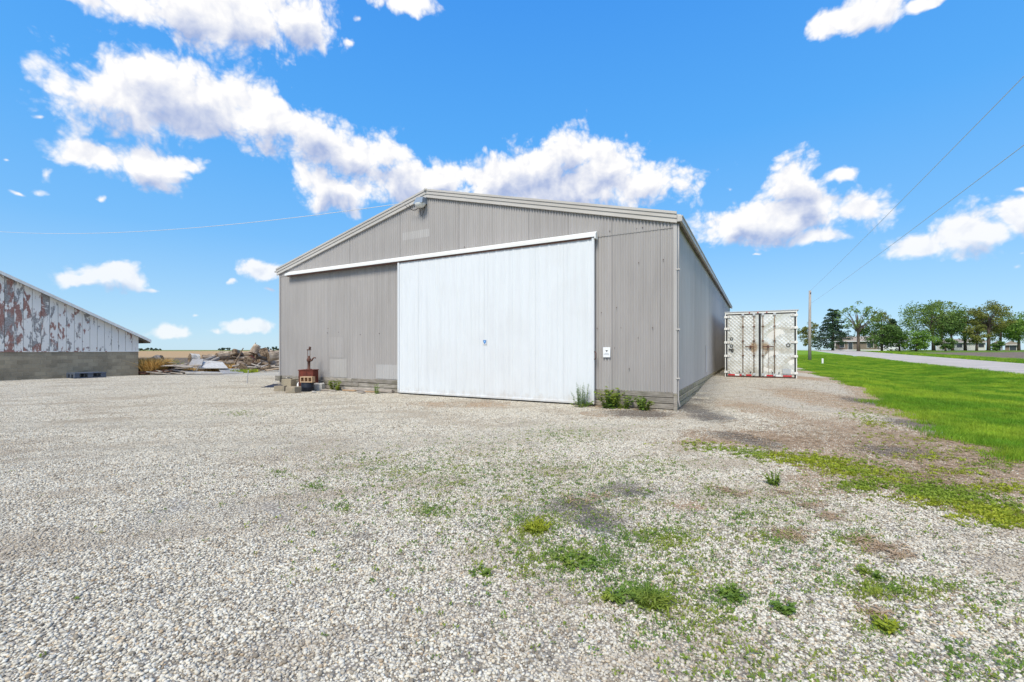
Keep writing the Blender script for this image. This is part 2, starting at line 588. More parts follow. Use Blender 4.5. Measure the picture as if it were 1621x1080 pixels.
def _stubble(T, b, o):
    v = posc(T)
    xyz = T.sep(v)
    wob = T.math('MULTIPLY', T.math('SUBTRACT', T.noise(v, .03, 4, .6), .5), 14.)
    yy = T.math('ADD', xyz[1], wob)
    n = T.noise(T.vm('MULTIPLY', v, (1, 1, 0)), 1.4, 5, .75)
    far = T.noise(T.vm('MULTIPLY', v, (.02, .05, 0)), 1.0, 4, .65)
    soil = T.mix(T.sstep(n, .3, .7), (.10, .078, .062), (.20, .16, .13))
    tan = T.mix(T.sstep(n, .3, .7), (.34, .225, .12), (.50, .36, .22))
    tan = T.mix(T.sstep(far, .4, .65, 0, .6), tan, (.46, .28, .13))
    grn = T.mix(n, (.16, .19, .06), (.24, .26, .09))
    col = T.mix(T.sstep(yy, 74, 90), soil, tan)
    col = T.mix(T.sstep(yy, 480, 620), col, grn)
    L(T, col, b, 'Base Color')
    bump(T, b, n, .8, .08)


M_STUBBLE = mat('stubble_ground', _stubble, rough=.95, spec=.05)


def _plough(T, b, o):
    v = posc(T)
    xyz = T.sep(v)
    n = T.noise(T.vm('MULTIPLY', v, (1, 1, 0)), 1.1, 6, .75)
    rows = T.noise(T.n('ShaderNodeMapping', ins={0: v, 2: (0, 0, .1), 3: (.03, .5, 1)}).outputs[0], 1.0, 4, .6)
    soil = T.mix(T.sstep(n, .3, .7), (.13, .10, .082), (.26, .205, .175))
    grass = T.mix(T.sstep(n, .3, .7), (.08, .15, .025), (.17, .25, .05))
    col = T.mix(T.sstep(T.math('ADD', n, T.math('MULTIPLY', T.math('SUBTRACT', rows, .5), .7)), .55, .70, 0, .7), soil, grass)
    wob = T.math('MULTIPLY', T.math('SUBTRACT', T.noise(v, .05, 4, .6), .5), 10.)
    col = T.mix(T.sstep(T.math('ADD', xyz[1], wob), 84, 90), col, grass)
    L(T, col, b, 'Base Color')
    bump(T, b, n, .8, .08)


M_PLOUGH = mat('ploughed_ground', _plough, rough=.95, spec=.05)


def _block(T, b, o):
    v = posc(T)
    r = rnd_obj(T)
    n1 = T.noise(v, 1.1, 5, .6)
    n2 = T.noise(v, 30, 4, .7)
    col = T.mix(T.sstep(n1, .35, .65), (.37, .31, .215), (.26, .22, .155))
    col = T.mix(T.sstep(n2, .4, .7, 0, .5), col, (.42, .38, .31))
    cs = T.vm('SCALE', col)
    T.set(cs.node, 'Scale', T.lin(r, 0, 1, .85, 1.15))
    L(T, cs, b, 'Base Color')
    bump(T, b, n2, .5, .006)


M_BLOCK = mat('concrete_block_wall', _block, rough=.92, spec=.1)
M_MORTAR = mat('mortar', col=(.34, .31, .25), rough=.95, spec=.05)


def _tanblock(T, b, o):
    v = objc(T)
    n2 = T.noise(v, 24, 5, .7)
    n1 = T.noise(v, 5, 4, .6)
    col = T.mix(T.sstep(n1, .35, .65), (.40, .325, .235), (.30, .265, .20))
    L(T, T.mix(T.sstep(n2, .4, .7, 0, .5), col, (.22, .19, .15)), b, 'Base Color')
    bump(T, b, n2, .5, .006)


M_TANBLOCK = mat('tan_block', _tanblock, rough=.92, spec=.1)
M_CLAY = wood('clay_tile', (.58, .40, .255), (.44, .295, .18))
M_CONC = wood('broken_concrete', (.62, .59, .54), (.44, .41, .37), None, 0, (4, 4, 4))


def _peel(T, b, o):
    v = objc(T)
    r = rnd_obj(T)
    vv = T.vm('ADD', v, T.comb(T.math('MULTIPLY', r, 31.), T.math('MULTIPLY', r, 17.), 0))
    n1 = T.noise(T.vm('MULTIPLY', vv, (1, 1.5, .55)), 2.6, 8, .68, .35)
    n2 = T.noise(T.vm('MULTIPLY', vv, (1, 1.2, .5)), 1.3, 6, .6, .3)
    n3 = T.noise(vv, 22, 5, .7)
    # boards further along the wall have lost more paint
    sy = T.sep(posc(T))
    wear = T.lin(sy[1], 21, 25, .10, -.035)
    white = T.mix(n3, (.74, .71, .66), (.86, .84, .80))
    red = T.mix(T.sstep(n3, .35, .65), (.25, .125, .105), (.42, .25, .21))
    grey = T.mix(T.sstep(n3, .35, .65), (.22, .205, .195), (.40, .39, .385))
    under = T.mix(T.sstep(n2, .47, .53), red, grey)
    worn = T.sstep(T.math('ADD', n1, wear), .555, .60)
    col = T.mix(worn, white, under)
    L(T, col, b, 'Base Color')
    bump(T, b, T.math('ADD', T.math('MULTIPLY', T.math('SUBTRACT', 1, worn), .8), T.math('MULTIPLY', n3, .3)), .5, .004)


M_PEEL = mat('peeling_paint_board', _peel, rough=.8, spec=.15)


def rusty(name, a, bcol, c=(.06, .04, .035), metal=0.0):
    def fn(T, b, o):
        v = objc(T)
        n1 = T.noise(v, 6, 6, .65)
        n2 = T.noise(v, 40, 4, .7)
        col = T.mix(T.sstep(n1, .35, .65), a, bcol)
        col = T.mix(T.sstep(n2, .5, .7, 0, .6), col, c)
        L(T, col, b, 'Base Color')
        bump(T, b, n2, .4, .004)
    return mat(name, fn, rough=.75, spec=.25, metal=metal)


M_RUST = rusty('rusty_red_steel', (.20, .045, .028), (.11, .036, .026))
M_PUMP = rusty('rusty_iron', (.085, .05, .042), (.15, .07, .05))
M_RODRUST = rusty('rusted_rod', (.22, .145, .09), (.34, .27, .21))
M_NAVY = mat('navy_plastic', col=(.010, .014, .026), rough=.5, spec=.4)
M_WHITEP = mat('white_plastic', col=(.80, .80, .78), rough=.45)
M_PALLET = mat('blue_grey_plastic', col=(.105, .125, .165), rough=.55)
M_TARP = mat('dark_tarp', col=(.03, .034, .05), rough=.55)
M_RED = mat('red_reflector', col=(.50, .02, .025), rough=.3, spec=.6)
M_WHITER = mat('white_reflector', col=(.75, .75, .75), rough=.3, spec=.6)
M_BLACK = mat('black_ink', col=(.02, .02, .02), rough=.6)
M_GREYINK = mat('grey_ink', col=(.35, .37, .40), rough=.6)
M_BLUE = mat('blue_sticker', col=(.03, .16, .46), rough=.4)
M_BLUELT = mat('light_blue_sticker', col=(.25, .50, .80), rough=.4)
M_SIGN = mat('sign_white', col=(.82, .83, .85), rough=.45)
M_WIRE = mat('wire_grey', col=(.58, .62, .68), rough=.5)
M_CABLE = mat('cable_black', col=(.03, .03, .032), rough=.6)
M_HOOD = mat('hood_blue_grey', col=(.30, .36, .44), rough=.4, metal=.3)
M_LENS = mat('lens_milky', col=(.72, .72, .69), rough=.35)


def _trailer_skin(T, b, o):
    v = objc(T)
    xyz = T.sep(v)
    n1 = T.noise(v, 2.0, 5, .6)
    n2 = T.noise(v, 25, 4, .7)
    col = T.mix(T.sstep(n1, .4, .65), (.84, .82, .77), (.62, .59, .52))
    dx = T.math('MULTIPLY', T.math('SUBTRACT', T.math('ABSOLUTE', T.math('SUBTRACT', xyz[0], 1.29)), .22), 5.0)
    dz = T.math('MULTIPLY', T.math('SUBTRACT', xyz[2], 1.25), 3.2)
    q = T.vm('LENGTH', T.comb(dx, dz, 0), out=1)
    rust = T.sstep(T.math('ADD', T.math('SUBTRACT', 1.0, q), T.math('MULTIPLY', T.math('SUBTRACT', n1, .5), 1.2)), .0, .7, 0, .85)
    col = T.mix(rust, col, (.45, .28, .15))
    run = T.noise(T.vm('MULTIPLY', v, (9, 1, .5)), 1.6, 6, .7)
    col = T.mix(T.sstep(run, .52, .70, 0, .6), col, (.40, .36, .29))
    dirt = T.sstep(T.math('ADD', T.math('SUBTRACT', .55, xyz[2]), T.math('MULTIPLY', T.math('SUBTRACT', n1, .5), 1.0)), 0, .6, 0, .5)
    col = T.mix(dirt, col, (.46, .41, .33))
    L(T, col, b, 'Base Color')
    L(T, T.lin(n2, .3, .7, .22, .42), b, 'Roughness')


M_TSKIN = mat('quilted_stainless', _trailer_skin, metal=.42, rough=.3, spec=.5)
M_TWHITE = paint_metal('trailer_white', (.78, .77, .74), (.55, .52, .46), .5, .5, (2, 2, .6), .02)
M_TALU = mat('trailer_aluminium', col=(.60, .60, .60), rough=.4, metal=.6)


# ------------------------------------------------------------------ mesh helpers
class MB:
    def __init__(self):
        self.v, self.f, self.mi = [], [], []

    def add(self, vs, fs, mi=0):
        k = len(self.v)
        self.v += [tuple(a) for a in vs]
        self.f += [tuple(i + k for i in f) for f in fs]
        self.mi += [mi] * len(fs)

    def box(self, x0, x1, y0, y1, z0, z1, mi=0, jit=0.0, M=None):
        vs = [Vector((x, y, z)) for z in (z0, z1) for y in (y0, y1) for x in (x0, x1)]
        if jit:
            vs = [a + Vector((random.uniform(-jit, jit) for _ in range(3))) for a in vs]
        if M:
            vs = [M @ a for a in vs]
        self.add(vs, [(0, 2, 3, 1), (4, 5, 7, 6), (0, 1, 5, 4), (2, 6, 7, 3), (0, 4, 6, 2), (1, 3, 7, 5)], mi)
        return self

    def bbox(self, x0, x1, y0, y1, z0, z1, b=.01, mi=0, jit=0.0):
        """box with chamfered edges"""
        c = Vector(((x0 + x1) / 2, (y0 + y1) / 2, (z0 + z1) / 2))
        h = Vector(((x1 - x0) / 2, (y1 - y0) / 2, (z1 - z0) / 2))
        vs = []
        idx = {}
        for sx in (-1, 1):
            for sy in (-1, 1):
                for sz in (-1, 1):
                    off = Vector([random.uniform(-jit, jit) for _ in range(3)])
                    for ax in range(3):
                        e = Vector((h.x - b, h.y - b, h.z - b))
                        e[ax] = h[ax]
                        idx[(sx, sy, sz, ax)] = len(vs)
                        vs.append(c + Vector((sx * e.x, sy * e.y, sz * e.z)) + off)
        fs = []
        S = (-1, 1)
        for ax in range(3):
            o = [k for k in range(3) if k != ax]
            for sg in S:
                ring = []
                for (a, bb) in ((-1, -1), (1, -1), (1, 1), (-1, 1)):
                    s3 = [0, 0, 0]
                    s3[ax] = sg; s3[o[0]] = a; s3[o[1]] = bb
                    ring.append(idx[(*s3, ax)])
                fs.append(tuple(ring if (sg == 1) == (ax != 1) else ring[::-1]))
            # edges parallel to ax
            for a in S:
                for bb in S:
                    q = []
                    for sg, seq in ((-1, (0, 1)), (1, (1, 0))):
                        s3 = [0, 0, 0]
                        s3[ax] = sg; s3[o[0]] = a; s3[o[1]] = bb
                        for w in seq:
                            q.append(idx[(*s3, o[w])])
                    fs.append(tuple(q))
        for sx in S:
            for sy in S:
                for sz in S:
                    fs.append(tuple(idx[(sx, sy, sz, a)] for a in range(3)))
        self.add(vs, fs, mi)
        return self

    def tube(self, pts, r, n=8, mi=0, cap=True, endmi=None, wob=0.0):
        pts = [Vector(p) for p in pts]
        rs = r if isinstance(r, (list, tuple)) else [r] * len(pts)
        rings = []
        k = len(self.v)
        up = None
        ph = [1 + random.uniform(-wob, wob) for _ in range(n)]
        for i, p in enumerate(pts):
            t = (pts[min(i + 1, len(pts) - 1)] - pts[max(i - 1, 0)]).normalized()
            if up is None:
                up = t.orthogonal().normalized()
            a = (up - t * up.dot(t)).normalized()
            b = t.cross(a)
            up = a
            for j in range(n):
                an = 2 * math.pi * j / n
                q = rs[i] * ph[j] * (1 + random.uniform(-wob, wob) * .5)
                self.v.append(tuple(p + a * math.cos(an) * q + b * math.sin(an) * q))
        for i in range(len(pts) - 1):
            for j in range(n):
                a0 = k + i * n + j; a1 = k + i * n + (j + 1) % n
                self.f.append((a0, a1, a1 + n, a0 + n)); self.mi.append(mi)
        if cap:
            e = mi if endmi is None else endmi
            self.f.append(tuple(k + j for j in reversed(range(n)))); self.mi.append(e)
            self.f.append(tuple(k + (len(pts) - 1) * n + j for j in range(n))); self.mi.append(e)
        return self

    def build(self, name, mats, parent=None, smooth=False, loc=None, rotz=0.0):
        me = bpy.data.meshes.new(name)
        me.from_pydata(self.v, [], self.f)
        mats = mats if isinstance(mats, (list, tuple)) else [mats]
        for m in mats:
            me.materials.append(m)
        if any(self.mi):
            me.polygons.foreach_set('material_index', self.mi)
        if smooth:
            me.polygons.foreach_set('use_smooth', [True] * len(me.polygons))
        me.update()
        return link(name, me, parent, loc, rotz)


def link(name, data, parent=None, loc=None, rotz=0.0):
    o = bpy.data.objects.new(name, data)
    C.objects.link(o)
    if parent:
        o.parent = parent
    if loc is not None:
        o.location = loc
    if rotz:
        o.rotation_euler = (0, 0, rotz)
    return o


def tag(o, label=None, cat=None, group=None, kind=None):
    if label: o['label'] = label
    if cat: o['category'] = cat
    if group: o['group'] = group
    if kind: o['kind'] = kind
    return o


def thing(name, label, cat, loc=(0, 0, 0), rotz=0.0, group=None):
    return tag(link(name, None, None, loc, rotz), label, cat, group)


def np_mesh(name, v, f, m, smooth=False):
    """fast mesh from arrays, all faces of one size"""
    me = bpy.data.meshes.new(name)
    v = np.asarray(v, np.float32); f = np.asarray(f, np.int32)
    me.vertices.add(len(v)); me.vertices.foreach_set('co', v.ravel())
    k = f.shape[1]
    me.loops.add(f.size); me.loops.foreach_set('vertex_index', f.ravel())
    me.polygons.add(len(f))
    me.polygons.foreach_set('loop_start', np.arange(0, f.size, k, dtype=np.int32))
    me.polygons.foreach_set('loop_total', np.full(len(f), k, np.int32))
    if smooth:
        me.polygons.foreach_set('use_smooth', np.ones(len(f), bool))
    me.materials.append(m)
    me.update(calc_edges=True)
    return me


# ------------------------------------------------------------------ ground
def edge_p(s):
    s = np.asarray(s, float)
    return 4.75 + .22 * np.sin(s * 1.3) + .16 * np.sin(s * 2.9 + 1) + .12 * np.sin(s * 6.1 + 2) + .08 * np.sin(s * 11.7) - .3 * sm(8, 16, s)


def sheet(name, pf, ss, m, zoff=0.0, kind='structure'):
    """pf(s, k) gives the across positions of one row"""
    rows = [pf(s) for s in ss]
    npn = len(rows[0])
    P = np.array(rows); S = np.repeat(np.array(ss)[:, None], npn, 1)
    X = OX + P * AX + S * BX; Y = OY + P * AY + S * BY
    Z = terrain(P, S) + zoff
    v = np.stack([X, Y, Z], -1).reshape(-1, 3)
    i = np.arange((len(ss) - 1) * npn).reshape(len(ss) - 1, npn)[:, :-1].ravel()
    f = np.stack([i, i + 1, i + npn + 1, i + npn], -1)
    me = np_mesh(name, v, f, m, True)
    o = link(name, me)
    tag(o, kind=kind)
    return o, P, S, X, Y


def arr(*segs):
    out = []
    for a, b, st in segs:
        out += list(np.arange(a, b, st))
    out.append(segs[-1][1])
    return np.array(out)


def stain(lst, X, Y):
    out = np.zeros_like(X)
    with np.errstate(divide='ignore', invalid='ignore'):
        Yc = np.maximum(Y, .5)
        px = CX + X / Yc * FPX
        py = HZ + FPX * CAM_H / Yc
    for (cx, cy, rx, ry) in lst:
        g = G(cx, cy)
        ax = rx * g.y / FPX
        dy = abs(G(cx, cy - ry).y - g.y)
        out = np.maximum(out, np.exp(-(((X - g.x) / ax) ** 2 + ((Y - g.y) / dy) ** 2)) * (Y > .5))
    return out


def build_ground():
    ss = arr((-60, -20, 5), (-20, 12, .22), (12, 40, 1.5), (40, 60, 5))
    # finer near the right-hand end of every row where the stains are
    o, P, S, X, Y = sheet('gravel_yard', lambda s: np.concatenate([np.arange(-36, -16, 1.0), np.linspace(-16, float(edge_p(s)), 95)]), ss, M_GRAVEL)
    at = o.data.color_attributes.new('soil', 'FLOAT_COLOR', 'POINT')
    ca = np.ones((X.size, 4), np.float32)
    zone = (sm(1.0, 2.6, P) * sm(-7.0, -5.2, S) * (1 - sm(-2.0, 2.5, S))) * .72
    zone = np.maximum(zone, sm(3.7, 4.6, P) * (1 - sm(14, 24, S)) * sm(-9, -6, S) * .7)
    ca[:, 0] = np.maximum(stain(BROWN, X, Y), zone).ravel()
    ca[:, 1] = stain(GREEN, X, Y).ravel() * .8
    ca[:, 2] = stain(DARK, X, Y).ravel()
    # darker strip of ground along the foot of the shed side wall
    ca[:, 2] = np.maximum(ca[:, 2], (np.exp(-((P - .35) / .5) ** 2) * sm(-.5, .5, S) * (1 - sm(2, 6, S)) * .6).ravel())
    at.data.foreach_set('color', ca.ravel())
    at2 = o.data.color_attributes.new('ramp', 'FLOAT_COLOR', 'POINT')
    ra = np.ones((X.size, 4), np.float32)
    ra[:, :3] = (1 - sm(.2, 1.2, P) * sm(-1.5, 2.5, S)).reshape(-1, 1)
    at2.data.foreach_set('color', ra.ravel())
    sl_ = arr((-60, -10, 2.5), (-10, 40, .6), (40, 140, 4), (140, 800, 60), (800, 4000, 400))
    sheet('lawn', lambda s: np.concatenate([float(edge_p(s)) + (15.0 - float(edge_p(s))) * np.linspace(0, 1, 24)]), sl_, M_LAWN)
    sheet('road', lambda s: np.linspace(15.0, 23.2, 9), sl_, M_ROAD, .06)
    sheet('road_verge', lambda s: np.concatenate([[23.2], np.linspace(23.25, 27 + .5 * math.sin(s * .4), 6)]), sl_, M_LAWN, .03)
    sheet('ploughed_field', lambda s: np.concatenate([np.linspace(27 + .5 * math.sin(s * .4), 200, 40), [400, 1000, 4000]]), sl_, M_PLOUGH, .02)
    sheet('stubble_field', lambda s: np.array([-5000, -2000, -800, -300, -150, -100, -70, -50, -36.0]), arr((-300, -60, 20), (-60, 200, 5), (200, 800, 60), (800, 6000, 650)), M_STUBBLE)
    sheet('far_field', lambda s: np.concatenate([np.linspace(-36, float(edge_p(s)), 12)]), arr((60, 200, 7), (200, 800, 60), (800, 6000, 650)), M_STUBBLE)


build_ground()


# --- loose stones: tiles of real crushed stone, laid over the near yard
def stone_tile(size, n, rmin, rmax, seed, zj=.006):
    r = np.random.default_rng(seed)
    t = (1 + 5 ** .5) / 2
    ico = np.array([(-1, t, 0), (1, t, 0), (-1, -t, 0), (1, -t, 0), (0, -1, t), (0, 1, t), (0, -1, -t), (0, 1, -t), (t, 0, -1), (t, 0, 1), (-t, 0, -1), (-t, 0, 1)]) / math.hypot(1, t)
    fac = np.array([(0, 11, 5), (0, 5, 1), (0, 1, 7), (0, 7, 10), (0, 10, 11), (1, 5, 9), (5, 11, 4), (11, 10, 2), (10, 7, 6), (7, 1, 8), (3, 9, 4), (3, 4, 2), (3, 2, 6), (3, 6, 8), (3, 8, 9), (4, 9, 5), (2, 4, 11), (6, 2, 10), (8, 6, 7), (9, 8, 1)])
    k = int(math.ceil(math.sqrt(n)))
    gx, gy = np.meshgrid(np.arange(k), np.arange(k))
    c = np.stack([gx.ravel(), gy.ravel()], -1)[:n] + r.uniform(-.55, .55, (n, 2))
    c = (c + .5) / k * size - size / 2
    rad = rmin + (rmax - rmin) * r.random(n) ** 2.2
    v = ico[None] * (1 + r.uniform(-.28, .28, (n, 12, 1)))
    sc = np.stack([r.uniform(.8, 1.45, n), r.uniform(.75, 1.1, n), r.uniform(.5, .85, n)], -1)
    v = v * sc[:, None, :] * rad[:, None, None]
    # tumble each stone
    a = r.uniform(0, 6.283, n); tl = r.uniform(-.45, .45, n)
    ct, st = np.cos(tl)[:, None], np.sin(tl)[:, None]
    y, z = v[..., 1] * ct - v[..., 2] * st, v[..., 1] * st + v[..., 2] * ct
    ca, sa = np.cos(a)[:, None], np.sin(a)[:, None]
    x2, y2 = v[..., 0] * ca - y * sa, v[..., 0] * sa + y * ca
    v = np.stack([x2 + c[:, 0:1], y2 + c[:, 1:2], z + (rad * .30)[:, None] + r.uniform(-zj, zj * .5, (n, 1))], -1)
    f = fac[None] + (np.arange(n) * 12)[:, None, None]
    return v.reshape(-1, 3), f.reshape(-1, 3)


def blade_tile(size, n, h0, h1, w, seed, lean=.5):
    r = np.random.default_rng(seed)
    c = r.uniform(-size / 2, size / 2, (n, 2))
    h = r.uniform(h0, h1, n); a = r.uniform(0, 6.283, n); ln = r.normal(0, lean, n) * h; la = r.uniform(0, 6.283, n)
    dx, dy = np.cos(a) * w / 2, np.sin(a) * w / 2
    tx, ty = c[:, 0] + np.cos(la) * ln, c[:, 1] + np.sin(la) * ln
    mx, my = c[:, 0] + np.cos(la) * ln * .3, c[:, 1] + np.sin(la) * ln * .3
    z = np.zeros(n)
    v = np.stack([np.stack([c[:, 0] - dx, c[:, 1] - dy, z - .01], -1), np.stack([c[:, 0] + dx, c[:, 1] + dy, z - .01], -1),
                  np.stack([mx + dx * .8, my + dy * .8, h * .6], -1), np.stack([mx - dx * .8, my - dy * .8, h * .6], -1), np.stack([tx, ty, h], -1)], 1)
    b = (np.arange(n) * 5)[:, None]
    f = np.concatenate([b + np.array([[0, 1, 2]]), b + np.array([[0, 2, 3]]), b + np.array([[3, 2, 4]])], 0)
    return v.reshape(-1, 3), f


def tiles(name, label, cat, tile_list, m, pts):
    """one uncountable cover: tiles placed on points by geometry nodes"""
    col = bpy.data.collections.new(name + '_tiles')
    for i, (v, f) in enumerate(tile_list):
        col.objects.link(bpy.data.objects.new(name + '_tile', np_mesh(name + '_tile', v, f, m)))
    me = bpy.data.meshes.new(name)
    me.from_pydata([tuple(p) for p in pts], [], [])
    o = link(name, me)
    tag(o, label, cat, kind='stuff')
    g = bpy.data.node_groups.new(name, 'GeometryNodeTree')
    g.interface.new_socket('Geometry', in_out='INPUT', socket_type='NodeSocketGeometry')
    g.interface.new_socket('Geometry', in_out='OUTPUT', socket_type='NodeSocketGeometry')
    T = NT(g)
    gi = T.n('NodeGroupInput'); go = T.n('NodeGroupOutput')
    ci = T.n('GeometryNodeCollectionInfo')
    ci.inputs['Collection'].default_value = col
    ci.inputs['Separate Children'].default_value = True
    ci.inputs['Reset Children'].default_value = True
    iop = T.n('GeometryNodeInstanceOnPoints')
    iop.inputs['Pick Instance'].default_value = True
    ri = T.n('FunctionNodeRandomValue', data_type='INT')
    ri.inputs[4].default_value = 0; ri.inputs[5].default_value = len(tile_list) - 1
    rr = T.n('FunctionNodeRandomValue', data_type='FLOAT_VECTOR')
    rr.inputs[0].default_value = (0, 0, 0); rr.inputs[1].default_value = (0, 0, 6.283)
    rr.inputs['Seed'].default_value = 3
    T.t.links.new(gi.outputs[0], iop.inputs['Points'])
    T.t.links.new(ci.outputs[0], iop.inputs['Instance'])
    T.t.links.new(ri.outputs[2], iop.inputs['Instance Index'])
    T.t.links.new(rr.outputs[0], iop.inputs['Rotation'])
    T.t.links.new(iop.outputs[0], go.inputs[0])
    md = o.modifiers.new('cover', 'NODES')
    md.node_group = g
    return o


def grid_pts(x0, x1, y0, y1, st, ok, jit=.14):
    out = []
    for x in np.arange(x0, x1, st):
        for y in np.arange(y0, y1, st):
            xx, yy = x + random.uniform(-jit, jit) * st, y + random.uniform(-jit, jit) * st
            p, s = PS(xx, yy)
            if ok(xx, yy, p, s):
                out.append((xx, yy, tz(p, s)))
    return out


def in_view(x, y, m=.9):
    return abs(x) < 1.22 * y + m


def soilness(x, y):
    p, s = PS(x, y)
    X, Y = np.array([x]), np.array([y])
    z = float(sm(1.0, 2.6, p) * sm(-7.0, -5.2, s) * (1 - sm(-2.0, 2.5, s))) * .66
    return max(z, float(stain(BROWN, X, Y)[0]) * .9, float(stain(DARK, X, Y)[0]) * 1.0)


dense = [stone_tile(.66, 1700, .0050, .0125, 100 + i) for i in range(6)]
fine = [stone_tile(.66, 2300, .0035, .0085, 150 + i, .004) for i in range(4)]
mid = [stone_tile(.66, 900, .0045, .0115, 200 + i, .010) for i in range(4)]
sparse = [stone_tile(.66, 330, .004, .010, 230 + i, .008) for i in range(4)]


def packed(x, y):
    """worn and compacted tracks where the stone is finer"""
    u, w = x * .93 + y * .36, -x * .36 + y * .93
    return math.sin(w * 1.9 + .7 * math.sin(u * .45) + .5 * math.sin(u * 1.3)) + .6 * math.sin(w * .8 + u * .3 + 1.1) + .4 * math.sin(u * 1.7 - w * .6)


def stones(lo, hi, pk=None):
    def ok(x, y, p, s):
        if not (in_view(x, y, 2.5) and p < 4.4 and not (-15.2 < p < .1 and s > -.1)):
            return False
        if p < -29.3:
            return False
        q = soilness(x, y)
        if p > .2 and s > 1.5:
            q = .7 if not (p > .45 and s > 9.7) else -9
        return lo <= q < hi and (pk is None or (packed(x, y) > .55) == pk)
    return ok


GR = 'gravel'
tiles('gravel', 'pale crushed limestone gravel covering the yard', GR, dense, M_STONE, grid_pts(-30, 13, 1.2, 25, .48, stones(-1, .42, False)))
tiles('packed_gravel', 'finer packed gravel in the worn tracks across the yard', GR, fine, M_STONE, grid_pts(-30, 13, 1.2, 25, .48, stones(-1, .42, True)))
tiles('thin_gravel', 'thin scatter of gravel over brown soil by the lawn', GR, mid, M_STONE, grid_pts(-20, 13, 1.2, 19, .58, stones(.34, .66)))
tiles('stray_gravel', 'stray stones on the bare soil patches', GR, sparse, M_STONE, grid_pts(-20, 14, 1.2, 21, .45, stones(.6, 9)))

lawn_t = [blade_tile(1.1, 2600, .03, .085, .007, 300 + i) for i in range(5)]


def lawn_ok(x, y, p, s):
    return in_view(x, y, 7) and float(edge_p(s)) + .25 < p < 14.6


tiles('grass', 'short bright green mown grass between the yard and the road', 'grass', lawn_t, M_BLADE, grid_pts(3, 70, -1, 78, .85, lawn_ok))
ragged = [blade_tile(.5, 260, .03, .12, .007, 340 + i, .7) for i in range(4)]
tiles('grass_fringe', 'ragged grass fringe along the edge of the lawn', 'grass', ragged, M_BLADE,
      [tuple(W(float(edge_p(s)) + random.uniform(-.12, .35), s)[:2]) + (tz(4.7, s),) for s in np.arange(-9, 26, .16)])
verge_t = [blade_tile(1.6, 700, .10, .35, .02, 380 + i, .6) for i in range(3)]
tiles('verge_grass', 'longer grass growing along the far side of the road', 'grass', verge_t, M_BLADE,
      [tuple(W(p, s)[:2]) + (tz(p, s) + .02,) for s in np.arange(12, 110, 1.5) for p in (23.9 + random.uniform(0, .5), 25.3 + random.uniform(0, .8))])
verge2_t = [blade_tile(1.0, 420, .06, .20, .012, 390 + i, .6) for i in range(3)]
tiles('roadside_grass', 'tufted grass along the near edge of the road', 'grass', verge2_t, M_BLADE,
      [tuple(W(p, s)[:2]) + (tz(p, s),) for s in np.arange(8, 70, .9) for p in (14.55 + random.uniform(0, .35),)])


# --- weeds in the gravel: low leaves spread in patches
def sprigs(points, leaf, nleaf, seed, up=.6, slim=1.0):
    r = np.random.default_rng(seed)
    V, F = [], []
    for (x, y, k) in points:
        p, s = PS(x, y)
        z0 = tz(p, s)
        for _ in range(max(2, int(r.normal(nleaf, 1.5)))):
            a = r.uniform(0, 6.283); l = leaf * r.uniform(.5, 1.3) * k; w = l * r.uniform(.16, .30) * slim
            e = r.uniform(.15, up * 1.5)
            ox, oy = r.normal(0, .012, 2)
            d = np.array([math.cos(a) * math.cos(e), math.sin(a) * math.cos(e), math.sin(e)])
            q = np.array([-math.sin(a), math.cos(a), 0]) * w
            b = np.array([x + ox, y + oy, z0 + .008])
            i = len(V)
            V += [b, b + d * l * .55 + q, b + d * l + np.array([0, 0, -.2 * l]), b + d * l * .55 - q]
            F.append((i, i + 1, i + 2, i + 3))
    return np.array(V), np.array(F)


